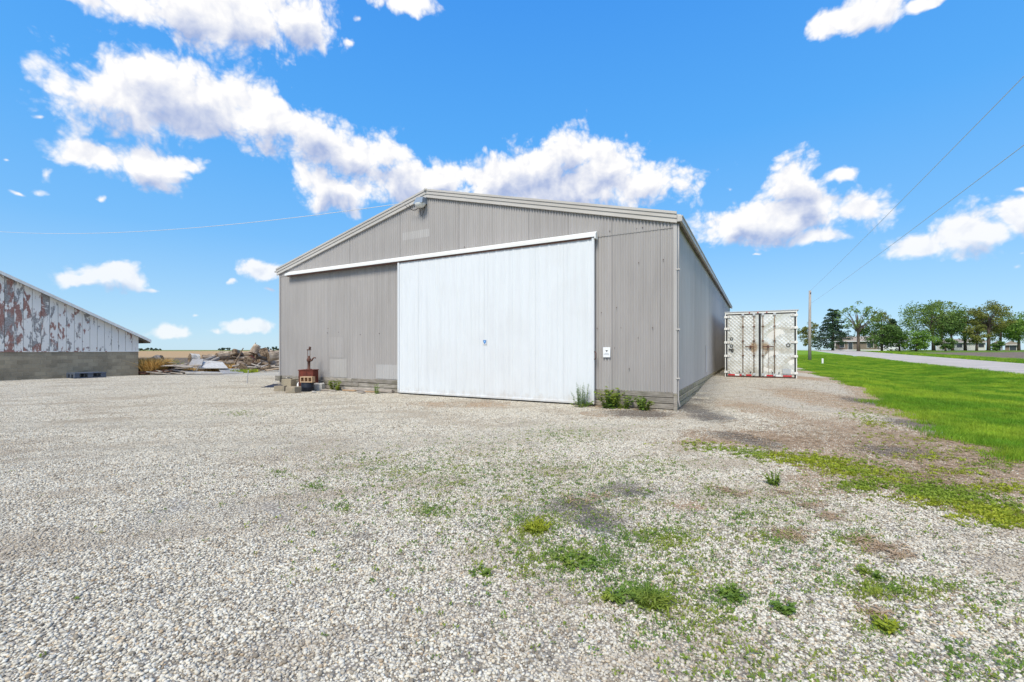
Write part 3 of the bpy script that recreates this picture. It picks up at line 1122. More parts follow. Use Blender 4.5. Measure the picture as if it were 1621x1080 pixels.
# photo pixel, radius across, radius in depth, how many
WEEDS = [(620, 735, 45, 10, 60), (700, 748, 70, 14, 140), (770, 735, 70, 12, 130), (800, 702, 55, 8, 70), (900, 687, 30, 5, 130), (1030, 738, 36, 6, 90), (850, 832, 16, 8, 110), (905, 745, 50, 8, 60),
         (880, 800, 60, 12, 70), (905, 882, 26, 9, 120), (945, 892, 18, 8, 60), (1000, 935, 26, 10, 70), (1060, 880, 40, 14, 60), (1095, 930, 36, 14, 70), (1110, 962, 34, 10, 70), (1030, 850, 30, 6, 70),
         (1055, 855, 16, 5, 50), (1250, 790, 30, 10, 50), (1350, 852, 14, 6, 45), (1390, 937, 22, 7, 90), (1470, 935, 40, 8, 70), (1400, 990, 14, 8, 55), (700, 808, 16, 5, 30), (668, 810, 14, 5, 25),
         (1130, 1000, 30, 10, 40), (1170, 1062, 60, 14, 70), (1300, 1060, 60, 16, 50), (1480, 1050, 80, 16, 60), (1580, 1060, 40, 16, 60), (820, 855, 40, 14, 40), (985, 770, 50, 10, 35), (1160, 820, 40, 8, 30),
         (1200, 852, 40, 10, 45), (1050, 995, 30, 10, 30), (830, 890, 20, 10, 35), (1240, 850, 12, 5, 30), (1310, 905, 40, 12, 30), (1540, 960, 40, 14, 30), (640, 770, 60, 10, 40), (383, 655, 16, 2, 35),
         (500, 772, 9, 3, 18), (440, 752, 8, 3, 12), (535, 805, 14, 4, 14), (600, 735, 26, 6, 30), (820, 770, 60, 14, 50), (940, 790, 40, 12, 40), (1130, 780, 14, 6, 30), (1190, 815, 12, 4, 20), (960, 850, 60, 14, 50),
         (1280, 905, 30, 12, 20), (1370, 830, 40, 12, 20), (330, 905, 300, 80, 10), (1120, 1040, 60, 12, 40), (1430, 1020, 120, 20, 30), (760, 770, 100, 20, 60), (1090, 870, 140, 40, 70), (860, 760, 200, 30, 90), (1000, 800, 220, 40, 160), (900, 860, 150, 40, 120), (1200, 900, 200, 50, 110), (1450, 960, 120, 50, 60), (780, 800, 120, 30, 90), (1080, 950, 90, 25, 90), (930, 900, 60, 16, 70), (1550, 1050, 60, 20, 60)]
YELLOW = [(1100, 703, 40, 3, 60), (1150, 711, 40, 3.5, 110), (1205, 721, 40, 5, 170), (1260, 727, 40, 6, 230), (1310, 732, 40, 7, 260), (1360, 746, 40, 8, 280), (1410, 760, 42, 9, 300), (1460, 775, 42, 10, 300), (1510, 790, 42, 10, 280), (1560, 806, 42, 10, 260), (1612, 824, 40, 10, 240),
          (1475, 695, 40, 4, 60), (1475, 724, 45, 5, 110), (1522, 748, 40, 5, 100), (1572, 735, 40, 5, 90), (1592, 772, 40, 7, 110), (1370, 655, 26, 6, 110), (1425, 650, 15, 3, 40), (1390, 672, 20, 4, 60), (1375, 668, 8, 6, 40), (1440, 708, 60, 6, 50),
          (1330, 742, 30, 6, 80), (1355, 772, 26, 6, 110), (1400, 690, 30, 4, 30), (1540, 712, 40, 5, 50)]
DEADG = [(1285, 803, 14, 4, 22), (1316, 818, 16, 4, 26), (1364, 856, 14, 4, 26), (1390, 868, 16, 5, 34), (1422, 880, 14, 4, 24), (1148, 775, 16, 4, 18), (1178, 781, 12, 4, 14), (1236, 783, 20, 5, 26), (1254, 851, 20, 5, 22), (1382, 975, 18, 6, 16), (930, 790, 30, 6, 30), (1240, 845, 30, 6, 25), (1300, 700, 150, 14, 500), (1450, 690, 120, 20, 400), (1520, 740, 120, 20, 400),
         (1350, 690, 160, 18, 500), (1500, 720, 130, 25, 500), (1230, 690, 80, 10, 200), (1200, 670, 60, 12, 140), (1330, 632, 50, 10, 160), (1290, 608, 20, 8, 80), (1380, 640, 40, 8, 100), (1450, 760, 60, 10, 160)]


def scatter(lst, rs, mul=1.0, wide=False):
    out = []
    for cx, cy, rx, ry, n in lst:
        f_ = 1.0
        if wide:
            f_ = 1.9
            n = n * min(1.0, max(.3, (1130 - cy) / 330))
        rx, ry = rx * f_, ry * f_
        for _ in range(int(n * mul)):
            a, b = np.clip(rs.normal(0, .8, 2), -2.4, 2.4)
            py = cy + b * ry
            px = cx + a * rx
            g = G(px, py)
            p, s = PS(g.x, g.y)
            if s > -.25 and -15 < p < .1:
                continue
            if p > float(edge_p(s)):
                continue
            out.append((g.x, g.y, rs.uniform(.6, 1.25)))
    return out


rs_ = np.random.default_rng(5)
for nm, lb, lst, leaf, nl, mt, up in (
        ('scattered_weeds', 'low green weeds sprouting all over the gravel', WEEDS, .021, 6, M_WEED, 1.0),
        ('yellow_weeds', 'yellow green creeping weeds in a band across the soil', YELLOW, .030, 12, M_WEEDY, .8),
        ('dead_weeds', 'brown dead grass lying on the soil near the lawn', DEADG, .06, 9, M_DEAD, .3)):
    v, f = sprigs(scatter(lst, rs_, 3.6 if mt is M_WEED else 1.0, mt is M_WEED), leaf, nl, 9, up, .28 if mt is M_DEAD else 1.0)
    tag(link(nm, np_mesh(nm, v, f, mt)), lb, 'weeds', kind='stuff')


# ------------------------------------------------------------------ the big metal shed
shed = thing('metal_shed', 'large grey corrugated metal shed with low gable and white sliding door', 'shed', W(0, 0), ROT)
FW, SLEN = 15.08, 25.2            # width of the front, length of the side
EAVE, RIDGE = 4.58, 6.42          # underside of roof line at the walls and at the ridge
Z0, ZSEAM = .43, 4.375
DL, DR = on_s(631, 600, -.17)[0], on_s(939, 600, -.17)[0]


def roof_z(p):
    return EAVE + (RIDGE - EAVE) * (1 - abs(p + FW / 2) / (FW / 2))


def corr(m, a0, a1, zb, zt, pitch=.082, dep=.038, off=0.0, axis='x', pos=0.0, n=6):
    """corrugated sheet from a0 to a1; runs in x (front) or y (side)"""
    k = max(2, int(round((a1 - a0) / pitch * n)))
    vs, fs = [], []
    for i in range(k + 1):
        a = a0 + (a1 - a0) * i / k
        d = -dep / 2 * math.cos(2 * math.pi * a / pitch) + off
        for z in (zb(a), zt(a)):
            vs.append((a, pos + d, z) if axis == 'x' else (pos + d, a, z))
    for i in range(k):
        q = (2 * i, 2 * i + 2, 2 * i + 3, 2 * i + 1)
        fs.append(q if axis == 'x' else q)
    m.add(vs, fs)


SHEET = 1.19
seams = [-FW + .02] + [-7.50 + SHEET * k for k in range(-6, 7)] + [0]
seams = sorted(set(round(x, 3) for x in seams if -FW <= x <= 0))
for a, b in zip(seams[:-1], seams[1:]):
    if b - a < .08:
        continue
    m = MB(); corr(m, a + .002, b - .002, lambda x: ZSEAM, lambda x: roof_z(x) + .02, off=-.012 + random.uniform(-.003, .003))
    m.build('siding_sheet', M_SIDE, shed, True)
    for (c0, c1) in ((max(a, -FW), min(b, DL + .25)), (max(a, DR - .25), min(b, 0))):
        if c1 - c0 > .1:
            m = MB(); corr(m, c0 + .002, c1 - .002, lambda x: Z0 + random.uniform(-.003, .003), lambda x: ZSEAM + .06, off=random.uniform(-.003, .003))
            m.build('siding_sheet', M_SIDE, shed, True)
# side wall, finer paint, slightly smoother sheets
k = 0
while k * SHEET < SLEN:
    a, b = k * SHEET, min((k + 1) * SHEET, SLEN)
    m = MB(); corr(m, a - .01, b + .015, lambda x: Z0 + .01, lambda x: EAVE + .02, pitch=.074, dep=.014, off=random.uniform(-.002, .002), axis='y', pos=0.0)
    m.build('siding_sheet', M_SIDE2, shed, True)
    k += 1
MB().box(-FW - .02, -FW + .03, .03, SLEN, .1, EAVE).build('side_wall', M_SIDE, shed)
m = MB()
m.add([(-FW, SLEN, 0), (0, SLEN, 0), (0, SLEN, EAVE), (-FW / 2, SLEN, RIDGE), (-FW, SLEN, EAVE), (-FW, SLEN + .04, 0), (0, SLEN + .04, 0), (0, SLEN + .04, EAVE), (-FW / 2, SLEN + .04, RIDGE), (-FW, SLEN + .04, EAVE)],
      [(0, 1, 2, 3, 4), (9, 8, 7, 6, 5), (0, 5, 6, 1), (1, 6, 7, 2), (2, 7, 8, 3), (3, 8, 9, 4), (4, 9, 5, 0)])
m.build('back_wall', M_SIDE, shed)
# roof slopes with overhang
sl_r = (RIDGE - EAVE) / (FW / 2)
for sg in (-1, 1):
    e = FW / 2 + (.13 if sg > 0 else .28)
    m = MB()
    y0, y1 = -.08, SLEN + .25
    pc = -FW / 2
    zt = RIDGE + .10
    ze = zt - sl_r * e
    vs = [(pc, y0, zt), (pc + sg * e, y0, ze), (pc + sg * e, y1, ze), (pc, y1, zt)]
    vs += [(x, y, z - .035) for x, y, z in vs]
    m.add(vs, [(0, 1, 2, 3), (7, 6, 5, 4), (0, 4, 5, 1), (1, 5, 6, 2), (2, 6, 7, 3), (3, 7, 4, 0)])
    m.build('roof_slope', M_ROOF, shed)
    # rake trim: two stepped bands and a rolled top
    for (dz0, dz1, yy0, yy1, nm) in ((.075, .135, -.125, -.085, 'rake_cap'), (-.02, .070, -.105, -.02, 'rake_trim'), (-.125, -.025, -.085, -.02, 'rake_trim')):
        m = MB()
        e2 = FW / 2 + (.035 if sg > 0 else .12)
        za, zb_ = RIDGE + .02, RIDGE + .02 - sl_r * e2
        x0, x1 = pc + sg * .002, pc + sg * e2
        vs = [(x0, yy0, za + dz0), (x1, yy0, zb_ + dz0), (x1, yy0, zb_ + dz1), (x0, yy0, za + dz1), (x0, yy1, za + dz0), (x1, yy1, zb_ + dz0), (x1, yy1, zb_ + dz1), (x0, yy1, za + dz1)]
        m.add(vs, [(0, 1, 2, 3), (7, 6, 5, 4), (0, 4, 5, 1), (3, 2, 6, 7), (1, 5, 6, 2), (0, 3, 7, 4)])
        m.build(nm, M_TRIM, shed)
MB().tube([(-FW / 2, -.15, RIDGE + .13), (-FW / 2, SLEN + .3, RIDGE + .13)], .05, 8).build('ridge_cap', M_TRIM, shed, True)
# eave: soffit, fascia, gutter, corner post and downspout
MB().box(.02, .095, -.05, SLEN + .2, EAVE - .055, EAVE - .035).build('soffit', M_PLANK, shed)
MB().box(.100, .15, -.07, SLEN + .22, EAVE - .10, EAVE + .045).build('gutter', M_TRIM, shed)
MB().bbox(.152, .168, -.085, SLEN + .23, EAVE + .02, EAVE + .055, .004).build('gutter_lip', M_TRIM, shed)
MB().bbox(.04, .155, -.11, -.072, EAVE - .10, EAVE + .045, .01).build('gutter_end', M_TRIM, shed)
m = MB(); m.box(-.055, .028, -.035, .0, Z0 - .02, EAVE - .12); m.box(.016, .032, .0, .075, Z0 - .02, EAVE - .12)
m.build('corner_trim', M_SIDE2, shed)
m = MB(); m.tube([(.06, -.01, EAVE - .10), (.06, -.01, 3.6), (.055, .0, 2.0), (.055, 0, .25), (.10, -.06, .1)], .017, 8)
ds = m.build('downspout', M_SIDE, shed, True)
for z in (3.35, 1.92, .75):
    MB().bbox(.005, .10, -.045, -.03, z, z + .035, .004).build('pipe_strap', M_TRIM, ds)
MB().box(-FW - .03, -FW + .05, -.035, .02, Z0 - .02, EAVE - .1).build('corner_trim', M_SIDE, shed)
# foundation planks of front and side
NZ = 4
for r_ in range(NZ):
    z0, z1 = -.12 + (Z0 + .13) * r_ / NZ, -.12 + (Z0 + .13) * (r_ + 1) / NZ - .012
    for (a, b) in ((-FW - .05, DL + .1), (DR - .1, -.03)):
        x = a
        while x < b - .05:
            ln = min(random.uniform(1.3, 2.9), b - x)
            if b - (x + ln) < .5: ln = b - x
            MB().bbox(x + .004, x + ln - .004, -.012 + random.uniform(-.012, .008), .06, z0, z1 + random.uniform(-.006, .004), .008, 0, .003).build('foundation_plank', M_PLANK, shed)
            x += ln
    x = .02
    while x < SLEN:
        ln = min(random.uniform(2.2, 3.8), SLEN - x)
        if SLEN - x - ln < .5: ln = SLEN - x
        MB().bbox(-.05, .022 + random.uniform(-.01, .01), x + .004, x + ln - .004, z0, z1 + random.uniform(-.006, .004), .008, 0, .003).build('foundation_plank', M_SIDEPLANK, shed)
        x += ln
MB().bbox(-.05, .04, -.05, .05, -.1, Z0 - .025, .01).build('corner_post', M_PLANK, shed)
MB().bbox(-FW - .20, -FW + .12, -.10, .05, .22, Z0 - .01, .01).build('sill_beam_end', M_PLANK, shed)
# floor inside and the dark opening behind the door
MB().box(DL - .2, DR + .2, .02, SLEN - .1, -.05, .02).build('slab', M_MORTAR, shed)
# loose and patched sheets on the front
def patch(x0, x1, z0, z1, m_, off=-.028, pitch=.082):
    q = MB(); corr(q, x0, x1, lambda x: z0, lambda x: z1, pitch=pitch, dep=.036, off=off + .009)
    return q.build('patch_sheet', m_, shed, True)


def rect_front(pxa, pya, pxb, pyb, s=-.03):
    pa, za = on_s(pxa, pya, s); pb, zb = on_s(pxb, pyb, s)
    return pa, pb, min(za, zb), max(za, zb)


a = rect_front(520, 534, 543, 567); patch(a[0], a[1], a[2], a[3], M_SIDE, -.016)
a = rect_front(521, 567.5, 548, 597); patch(a[0], a[1], a[2] - .02, a[3], M_SIDE2, -.018)
a = rect_front(594.5, 577, 632, 601); patch(a[0], a[1], a[2], a[3], M_FADE, -.026)
a = rect_front(635.5, 367, 702, 347)
patch(a[0], a[1], 5.08, 5.33, M_FADE, -.020)
MB().bbox(.012, .024, 7.1, 7.45, .60, 1.62, .003).build('patch_strip', M_BARE, shed)
# heads of old bolts
for (px, py) in ((965, 366), (1008, 362), (1017, 360), (1050, 411), (976, 487), (983, 519), (1011, 416), (973, 551), (1033, 519), (996, 584), (945, 520), (1010, 535), (952, 495), (518, 527), (519, 520), (735, 391), (570, 530), (600, 528), (536, 526)):
    p, z = on_s(px, py, -.02)
    MB().tube([(p, -.026, z), (p, .0, z)], .010, 6).build('bolt', M_PUMP, shed)

# the track cover and the sliding door
tl = on_s(449, 433, -.26)[0]
tr = on_s(940.5, 370, -.26)[0]
m = MB()
m.add([(tl, -.225, 4.35), (tr, -.225, 4.35), (tr, -.225, 4.415), (tl, -.225, 4.415), (tl, -.02, 4.355), (tr, -.02, 4.355), (tr, -.02, 4.53), (tl, -.02, 4.53)],
      [(0, 1, 2, 3), (3, 2, 6, 7), (0, 4, 5, 1), (0, 3, 7, 4), (1, 5, 6, 2), (4, 7, 6, 5)])
trk = m.build('door_track', M_TRACK, shed)
MB().bbox(tr - .008, tr + .03, -.23, -.05, 4.30, 4.45, .005).build('track_end', M_TRACK, trk)
MB().box(tl + .1, tr - .1, -.20, -.12, 4.31, 4.345).build('track_rail', M_PUMP, trk)
DT, DB = 4.325, .07
# (the door is one hanging leaf of ribbed panels)
door = MB().box(DL + .03, DR - .03, -.155, -.115, DB + .02, DT - .02).build('door', M_DOOR, shed)
np_ = 8
pw = (DR - DL) / np_
for i in range(np_):
    x0, x1 = DL + i * pw, DL + (i + 1) * pw
    q = MB()
    prof = []
    for k in range(3):
        c = x0 + pw * (k + .5) / 3
        prof += [(c - .038, 0), (c - .016, -.008), (c + .016, -.008), (c + .038, 0)]
        for e in (-1, 1):
            pass
    prof = [(x0 + .004, 0)] + prof + [(x1 - .016, 0), (x1 - .012, -.007), (x1 + .003, -.007), (x1 + .006, -.002)]
    yb = -.162 + random.uniform(-.003, .003)
    vs, fs = [], []
    for (x, d) in prof:
        vs += [(x, yb + d, DB), (x, yb + d, DT)]
    for k in range(len(prof) - 1):
        fs.append((2 * k, 2 * k + 2, 2 * k + 3, 2 * k + 1))
    q.add(vs, fs)
    pn = q.build('door_panel', M_DOOR, door)
for (x0, x1, z0, z1) in ((DL - .03, DL + .035, DB - .02, DT + .01), (DR - .035, DR + .03, DB - .02, DT + .01)):
    MB().bbox(x0, x1, -.198, -.10, z0, z1, .006).build('edge_trim', M_DOOR, door)
MB().bbox(DL + .04, DR - .04, -.192, -.105, DB - .025, DB + .035, .006).build('bottom_trim', M_DOOR, door)
p, z = on_s(939.5, 563, -.2)
MB().tube([(DR + .035, -.16, z - .1), (DR + .075, -.18, z - .07), (DR + .075, -.18, z + .07), (DR + .035, -.16, z + .1)], .014, 8).build('door_handle', M_PUMP, door, True)
p, z = on_s(767, 541.5, -.19)
st = MB()
pts = [(0, -.062), (.035, -.03), (.05, .02), (.05, .055), (-.05, .055), (-.05, .02), (-.035, -.03)]
st.add([(p + a, -.1835, z + b) for a, b in pts], [tuple(range(7))])
s0 = MB()
s0.bbox(p - .062, p + .062, -.1825, -.1795, z - .075, z + .068, .001)
bk = s0.build('sticker_backing', M_DOOR, door)
st.build('shield', M_BLUE, bk)
st2 = MB(); st2.add([(p + a * .5, -.1850, z + .008 + b * .5) for a, b in pts], [tuple(range(7))])
st2.build('shield_letter', M_BLUELT, bk)

# the white notice on the front
p0, z1_ = on_s(954.5, 550, -.05); p1, z0_ = on_s(966, 566, -.05)
sg = thing('notice_sign', 'small white notice with a black emblem screwed to the siding beside the white door', 'sign', W(p0, -.03, z0_), ROT)
w_, h_ = p1 - p0, z1_ - z0_
MB().bbox(0, w_, -.02, .0, 0, h_, .004).build('sign_plate', M_SIGN, sg)
m = MB(); cx_, cz_ = w_ * .52, h_ * .66
m.add([(cx_ - .035, -.0225, cz_ + .02), (cx_ - .012, -.0225, cz_ + .008), (cx_, -.0225, cz_ + .018), (cx_ + .012, -.0225, cz_ + .008), (cx_ + .035, -.0225, cz_ + .02), (cx_ + .012, -.0225, cz_ - .018), (cx_, -.0225, cz_ - .03), (cx_ - .012, -.0225, cz_ - .018)],
      [(7, 6, 5, 4, 3, 2, 1, 0)[::-1]])
m.build('emblem', M_BLACK, sg)
for i, (a, b) in enumerate(((.22, .78), (.15, .85), (.12, .88))):
    MB().box(w_ * a, w_ * b, -.0215, -.0205, h_ * (.40 - .075 * i), h_ * (.43 - .075 * i)).build('text_line', M_GREYINK, sg)

# yard light under the gable peak with its slack cables
p, z = on_s(661, 321, -.3)
yl = thing('yard_light', 'blue grey hooded yard light with milky bowl under the gable peak of the shed', 'light', W(p, -.02, z), ROT)
m = MB()
m.add([(-.13, 0, .0), (.17, 0, .0), (.17, 0, .20), (-.05, 0, .20), (-.17, -.30, -.02), (.20, -.30, -.02), (.20, -.27, .16), (-.06, -.27, .18)],
      [(0, 1, 2, 3), (4, 7, 6, 5), (0, 4, 5, 1), (3, 2, 6, 7), (1, 5, 6, 2), (0, 3, 7, 4)])
m.build('hood', M_HOOD, yl)
m = MB()
vs, fs = [], []
for i in range(7):
    a = math.pi / 2 * i / 6
    for j in range(16):
        b = 2 * math.pi * j / 16
        vs.append((.01 + .19 * math.cos(b) * math.cos(a), -.17 + .16 * math.sin(b) * math.cos(a), -.005 - .13 * math.sin(a)))
for i in range(6):
    for j in range(16):
        fs.append((i * 16 + j, (i + 1) * 16 + j, (i + 1) * 16 + (j + 1) % 16, i * 16 + (j + 1) % 16))
m.add(vs, fs); m.build('bowl', M_LENS, yl, True)


def loop(p0, p1, sag, n=12):
    p0, p1 = Vector(p0), Vector(p1)
    return [p0.lerp(p1, t / n) - Vector((0, 0, sag * 4 * (t / n) * (1 - t / n))) for t in range(n + 1)]


for q, r_ in ((loop((-.55, -.26, .04), (-.10, -.12, -.10), .12), .008), (loop((-.40, -.24, .02), (-.12, -.10, -.07), .16), .007), (loop((-.10, -.08, -.08), (.12, -.08, -.07), .28), .007), (loop((-.14, -.08, -.02), (-.10, -.08, -.12), .02), .014), (loop((-.22, -.15, .06), (-.09, -.10, -.06), .01), .016)):
    MB().tube(q, r_, 6).build('cable', M_CABLE, yl, True)
# overhead service wire to the gable, coming from a pole outside the picture
pa, za = on_s(636, 322, -.3)
A = W(pa, -.3, za)
B = Vector((-46.0, 33.0, 11.4))
pts = [A.lerp(B, t / 40) - Vector((0, 0, 1.15 * 4 * (t / 40) * (1 - t / 40))) for t in range(41)]
tag(MB().tube(pts, .011, 5).build('service_wire', M_WIRE), 'thin overhead service wire running from the gable past the old barn', 'wire')
tag(MB().tube([(B.x, B.y, -.3), (B.x, B.y, 11.9)], [.17, .11], 10).build('utility_pole', M_POLE), 'wooden pole carrying the service wire beyond the old barn', 'pole')


# ------------------------------------------------------------------ the old barn on the left
BP, BS1 = -29.4, .90
barn = thing('weathered_barn', 'old barn with peeling white and red boards on a concrete block base', 'barn', W(BP, BS1), ROT)
# local frame: x = p - BP (wall face at 0, barn lies at x < 0), y = s - BS1 (wall runs to y < 0)
BLEN = 18.4


def brz(y):
    return 2.18 + .527 * min(-y, BLEN + y + 0) if True else 0


bl, bh, nc = .40, .195, 7
for c in range(nc):
    y = 0.0
    off = bl / 2 if c % 2 else 0
    k = 0
    while y > -6.6:
        w = bl if not (k == 0 and off) else bl / 2
        MB().bbox(-.19, random.uniform(-.002, .004), y - w + .006, y - .004, c * bh + .004 - .02, (c + 1) * bh - .006 - .02, .005).build('block', M_BLOCK, barn)
        y -= w
        k += 1
WT = nc * bh - .02
MB().box(-.20, -.006, -BLEN, -.006, -.05, WT - .004).build('mortar_wall', M_MORTAR, barn)
MB().box(-.20, -.002, -BLEN, y - .01, -.05, WT - .01).build('far_wall', M_BLOCK, barn)
MB().box(-12, -.20, -.20, -.012, -.05, 2.15).build('end_wall', M_BLOCK, barn)
MB().bbox(-.12, .03, -BLEN, .03, WT - .004, WT + .045, .006).build('sill_board', M_PEEL, barn)
MB().box(-.16, -.045, -BLEN, -.02, WT + .03, 2.1).build('dark_backing', M_DARK, barn)  # near-black backing: shade in the gaps between boards put into its colour
y = 0.0
k = 0
while y > -6.8:
    w = .305 + random.uniform(-.006, .006)
    d = random.uniform(-.004, .006)
    m = MB()
    y0, y1 = y - w + .007, y - .007
    z0 = WT + .03 + random.uniform(-.015, .02)
    x0, x1 = -.03 + d, .012 + d
    za, zb_ = brz(y0) + .0, brz(y1) + .0
    m.add([(x1, y0, z0), (x1, y1, z0), (x1, y1, zb_), (x1, y0, za), (x0, y0, z0), (x0, y1, z0), (x0, y1, zb_), (x0, y0, za)],
          [(0, 1, 2, 3), (7, 6, 5, 4), (0, 3, 7, 4), (1, 5, 6, 2), (3, 2, 6, 7), (0, 4, 5, 1)])
    m.build('siding_board', M_PEEL, barn)
    y -= w
    k += 1
m = MB(); m.add([(-.004, y, WT + .03), (-.004, -BLEN, WT + .03), (-.004, -BLEN, brz(-BLEN)), (-.004, -BLEN / 2, brz(-BLEN / 2)), (-.004, y, brz(y))], [(0, 1, 2, 3, 4)])
m.add([(-.05, -.02, WT), (-.05, -BLEN, WT), (-.05, -BLEN, brz(-BLEN)), (-.05, -BLEN / 2, brz(-BLEN / 2)), (-.05, -.02, brz(0))], [(0, 1, 2, 3, 4)])
m.build('gable_wall', M_PEEL, barn)
for sg_ in (0, 1):
    # roof slope, fascia and rafter tails
    if sg_ == 0:
        ya, yb = .50, -BLEN / 2
    else:
        ya, yb = -BLEN - .5, -BLEN / 2
    zr = brz(-BLEN / 2) + .10
    ze = zr - .527 * abs(ya - yb)
    m = MB()
    vs = [(.26, ya, ze), (.26, yb, zr), (-12, yb, zr), (-12, ya, ze)]
    vs += [(a, b, c - .05) for a, b, c in vs]
    m.add(vs, [(0, 1, 2, 3), (7, 6, 5, 4), (0, 4, 5, 1), (1, 5, 6, 2), (2, 6, 7, 3), (3, 7, 4, 0)])
    m.build('roof_slope', M_ROOF, barn)
    m = MB()
    vs = [(.28, ya, ze - .015), (.28, yb, zr - .015), (.28, yb, zr + .02), (.28, ya, ze + .02)]
    vs = [(.262, ya, ze - .14), (.262, yb, zr - .14), (.262, yb, zr + .015), (.262, ya, ze + .015), (.295, ya, ze - .14), (.295, yb, zr - .14), (.295, yb, zr + .015), (.295, ya, ze + .015)]
    m.add(vs, [(0, 1, 2, 3), (7, 6, 5, 4), (0, 4, 5, 1), (3, 2, 6, 7), (0, 3, 7, 4), (1, 5, 6, 2)])
    m.build('rake_board', M_TWHITE, barn)
MB().box(-12, .26, .44, .47, 1.83, 1.98).build('eave_board', M_BOARDG, barn)

# plastic pallet by the block wall
s0_ = -4.43 + 2.25
pal = thing('plastic_pallet', 'blue grey plastic pallet lying against the block wall of the barn', 'pallet', W(BP + .15, -2.2), ROT)
for i in range(7):
    MB().bbox(.0 + i * .155, .12 + i * .155, 0, 1.25, .255, .285, .004).build('deck_slat', M_PALLET, pal)
for i in range(3):
    for j in range(3):
        MB().bbox(.0 + i * .44, .16 + i * .44, j * .52, j * .52 + .20, .055, .20, .008).build('foot_block', M_PALLET, pal)
for j in range(3):
    MB().bbox(0, 1.05, j * .52, j * .52 + .2, .203, .252, .005).build('stringer', M_PALLET, pal)
for i in range(3):
    MB().bbox(i * .44, i * .44 + .16, 0, 1.25, .0, .05, .005).build('runner', M_PALLET, pal)


# ------------------------------------------------------------------ trailer beside the shed
TP, TS, TZ = .52, 9.86, .29
tr_ = thing('box_trailer', 'white box trailer with quilted metal rear doors parked beside the shed', 'trailer', W(TP, TS, TZ), ROT)
TW, TH = 2.60, 2.78
MB().box(.03, TW - .03, .07, 12.2, .02, TH - .05).build('cargo_box', M_TWHITE, tr_)
MB().bbox(-.02, TW + .06, -.03, 12.3, TH - .045, TH, .008).build('roof_edge', M_TALU, tr_)
fr = MB().box(0, .035, -.02, .065, .0, TH - .05).build('rear_post', M_TWHITE, tr_)
MB().box(TW - .035, TW + .0, -.02, .065, -.05, TH - .05).build('rear_post', M_TWHITE, tr_)
MB().box(.037, .085, .0, .06, .02, TH - .11).build('door_seal', M_RUBBER, tr_)
MB().box(TW - .085, TW - .037, .0, .06, .02, TH - .11).build('door_seal', M_RUBBER, tr_)
MB().box(.037, TW - .037, -.01, .06, TH - .108, TH - .048).build('header', M_TWHITE, tr_)
MB().box(.087, TW - .087, .01, .06, TH - .155, TH - .112).build('door_seal', M_RUBBER, tr_)
MB().box(.087, TW - .087, -.03, .06, -.02, .055).build('rear_sill', M_PUMP, tr_)
MB().box(1.262, 1.338, -.030, .06, .06, TH - .115).build('door_seal', M_RUBBER, tr_)
for x in (.92, 1.23, 1.55):
    MB().bbox(x - .025, x + .025, -.028, -.012, TH - .09, TH - .062, .004).build('marker_light', M_RED, tr_)
for x in (.0, TW - .07):
    MB().bbox(x, x + .09, -.04, .10, -.30, -.022, .006).build('foot_post', M_PUMP, tr_)


def door_skin(x0, x1, seed, flat):
    nx, nz = 96, 150
    xs = np.linspace(x0, x1, nx); zs = np.linspace(.065, TH - .16, nz)
    X, Z = np.meshgrid(xs, zs)
    a = math.pi / .105
    quilt = np.abs(np.sin(a * (X + Z) * .7071)) * np.abs(np.sin(a * (X - Z) * .7071))
    r = np.random.default_rng(seed)
    dent = np.zeros_like(X)
    for _ in range(26):
        kx, kz, ph = r.normal(0, 3.0), r.normal(0, 5.0), r.uniform(0, 6.28)
        dent += np.sin(kx * X + kz * Z + ph)
    dent /= 5
    band = np.clip(.6 + .5 * np.sin(8.0 * (Z * 1.1 - X * .6) + 1.6 * dent), .25, 1)
    q = quilt * (.011 if not flat else .008 * band)
    y = -.004 - q - (dent * .004 if not flat else dent * .010 + .012 * band)
    y = np.where((X < x0 + .012) | (X > x1 - .012), -.002, y)
    v = np.stack([X, y, Z], -1).reshape(-1, 3)
    i = (np.arange(nz - 1)[:, None] * nx + np.arange(nx - 1)[None]).ravel()
    f = np.stack([i, i + 1, i + nx + 1, i + nx], -1)
    return np_mesh('door_skin', v, f, M_TSKIN)


def text_mesh(body, size, m_):
    cu = bpy.data.curves.new('t', 'FONT'); cu.body = body; cu.size = size; cu.extrude = .001; cu.align_x = 'CENTER'
    cu.offset = .009
    o = bpy.data.objects.new('t', cu); C.objects.link(o)
    dg = bpy.context.evaluated_depsgraph_get()
    me = bpy.data.meshes.new_from_object(o.evaluated_get(dg))
    bpy.data.objects.remove(o)
    me.transform(Matrix.Rotation(math.radians(90), 4, 'X'))
    me.materials.clear(); me.materials.append(m_)
    return me


def ring(m, x, y, z, r, w=.012):
    n = 20
    vs, fs = [], []
    for j in range(n):
        a = 2 * math.pi * j / n
        for rr in (r - w, r + w):
            vs += [(x + rr * math.cos(a), y, z + rr * math.sin(a)), (x + rr * math.cos(a), y + .006, z + rr * math.sin(a))]
    for j in range(n):
        k, q = 4 * j, 4 * ((j + 1) % n)
        fs += [(k, q, q + 2, k + 2), (k, k + 1, q + 1, q), (k + 2, q + 2, q + 3, k + 3)]
    m.add(vs, fs)


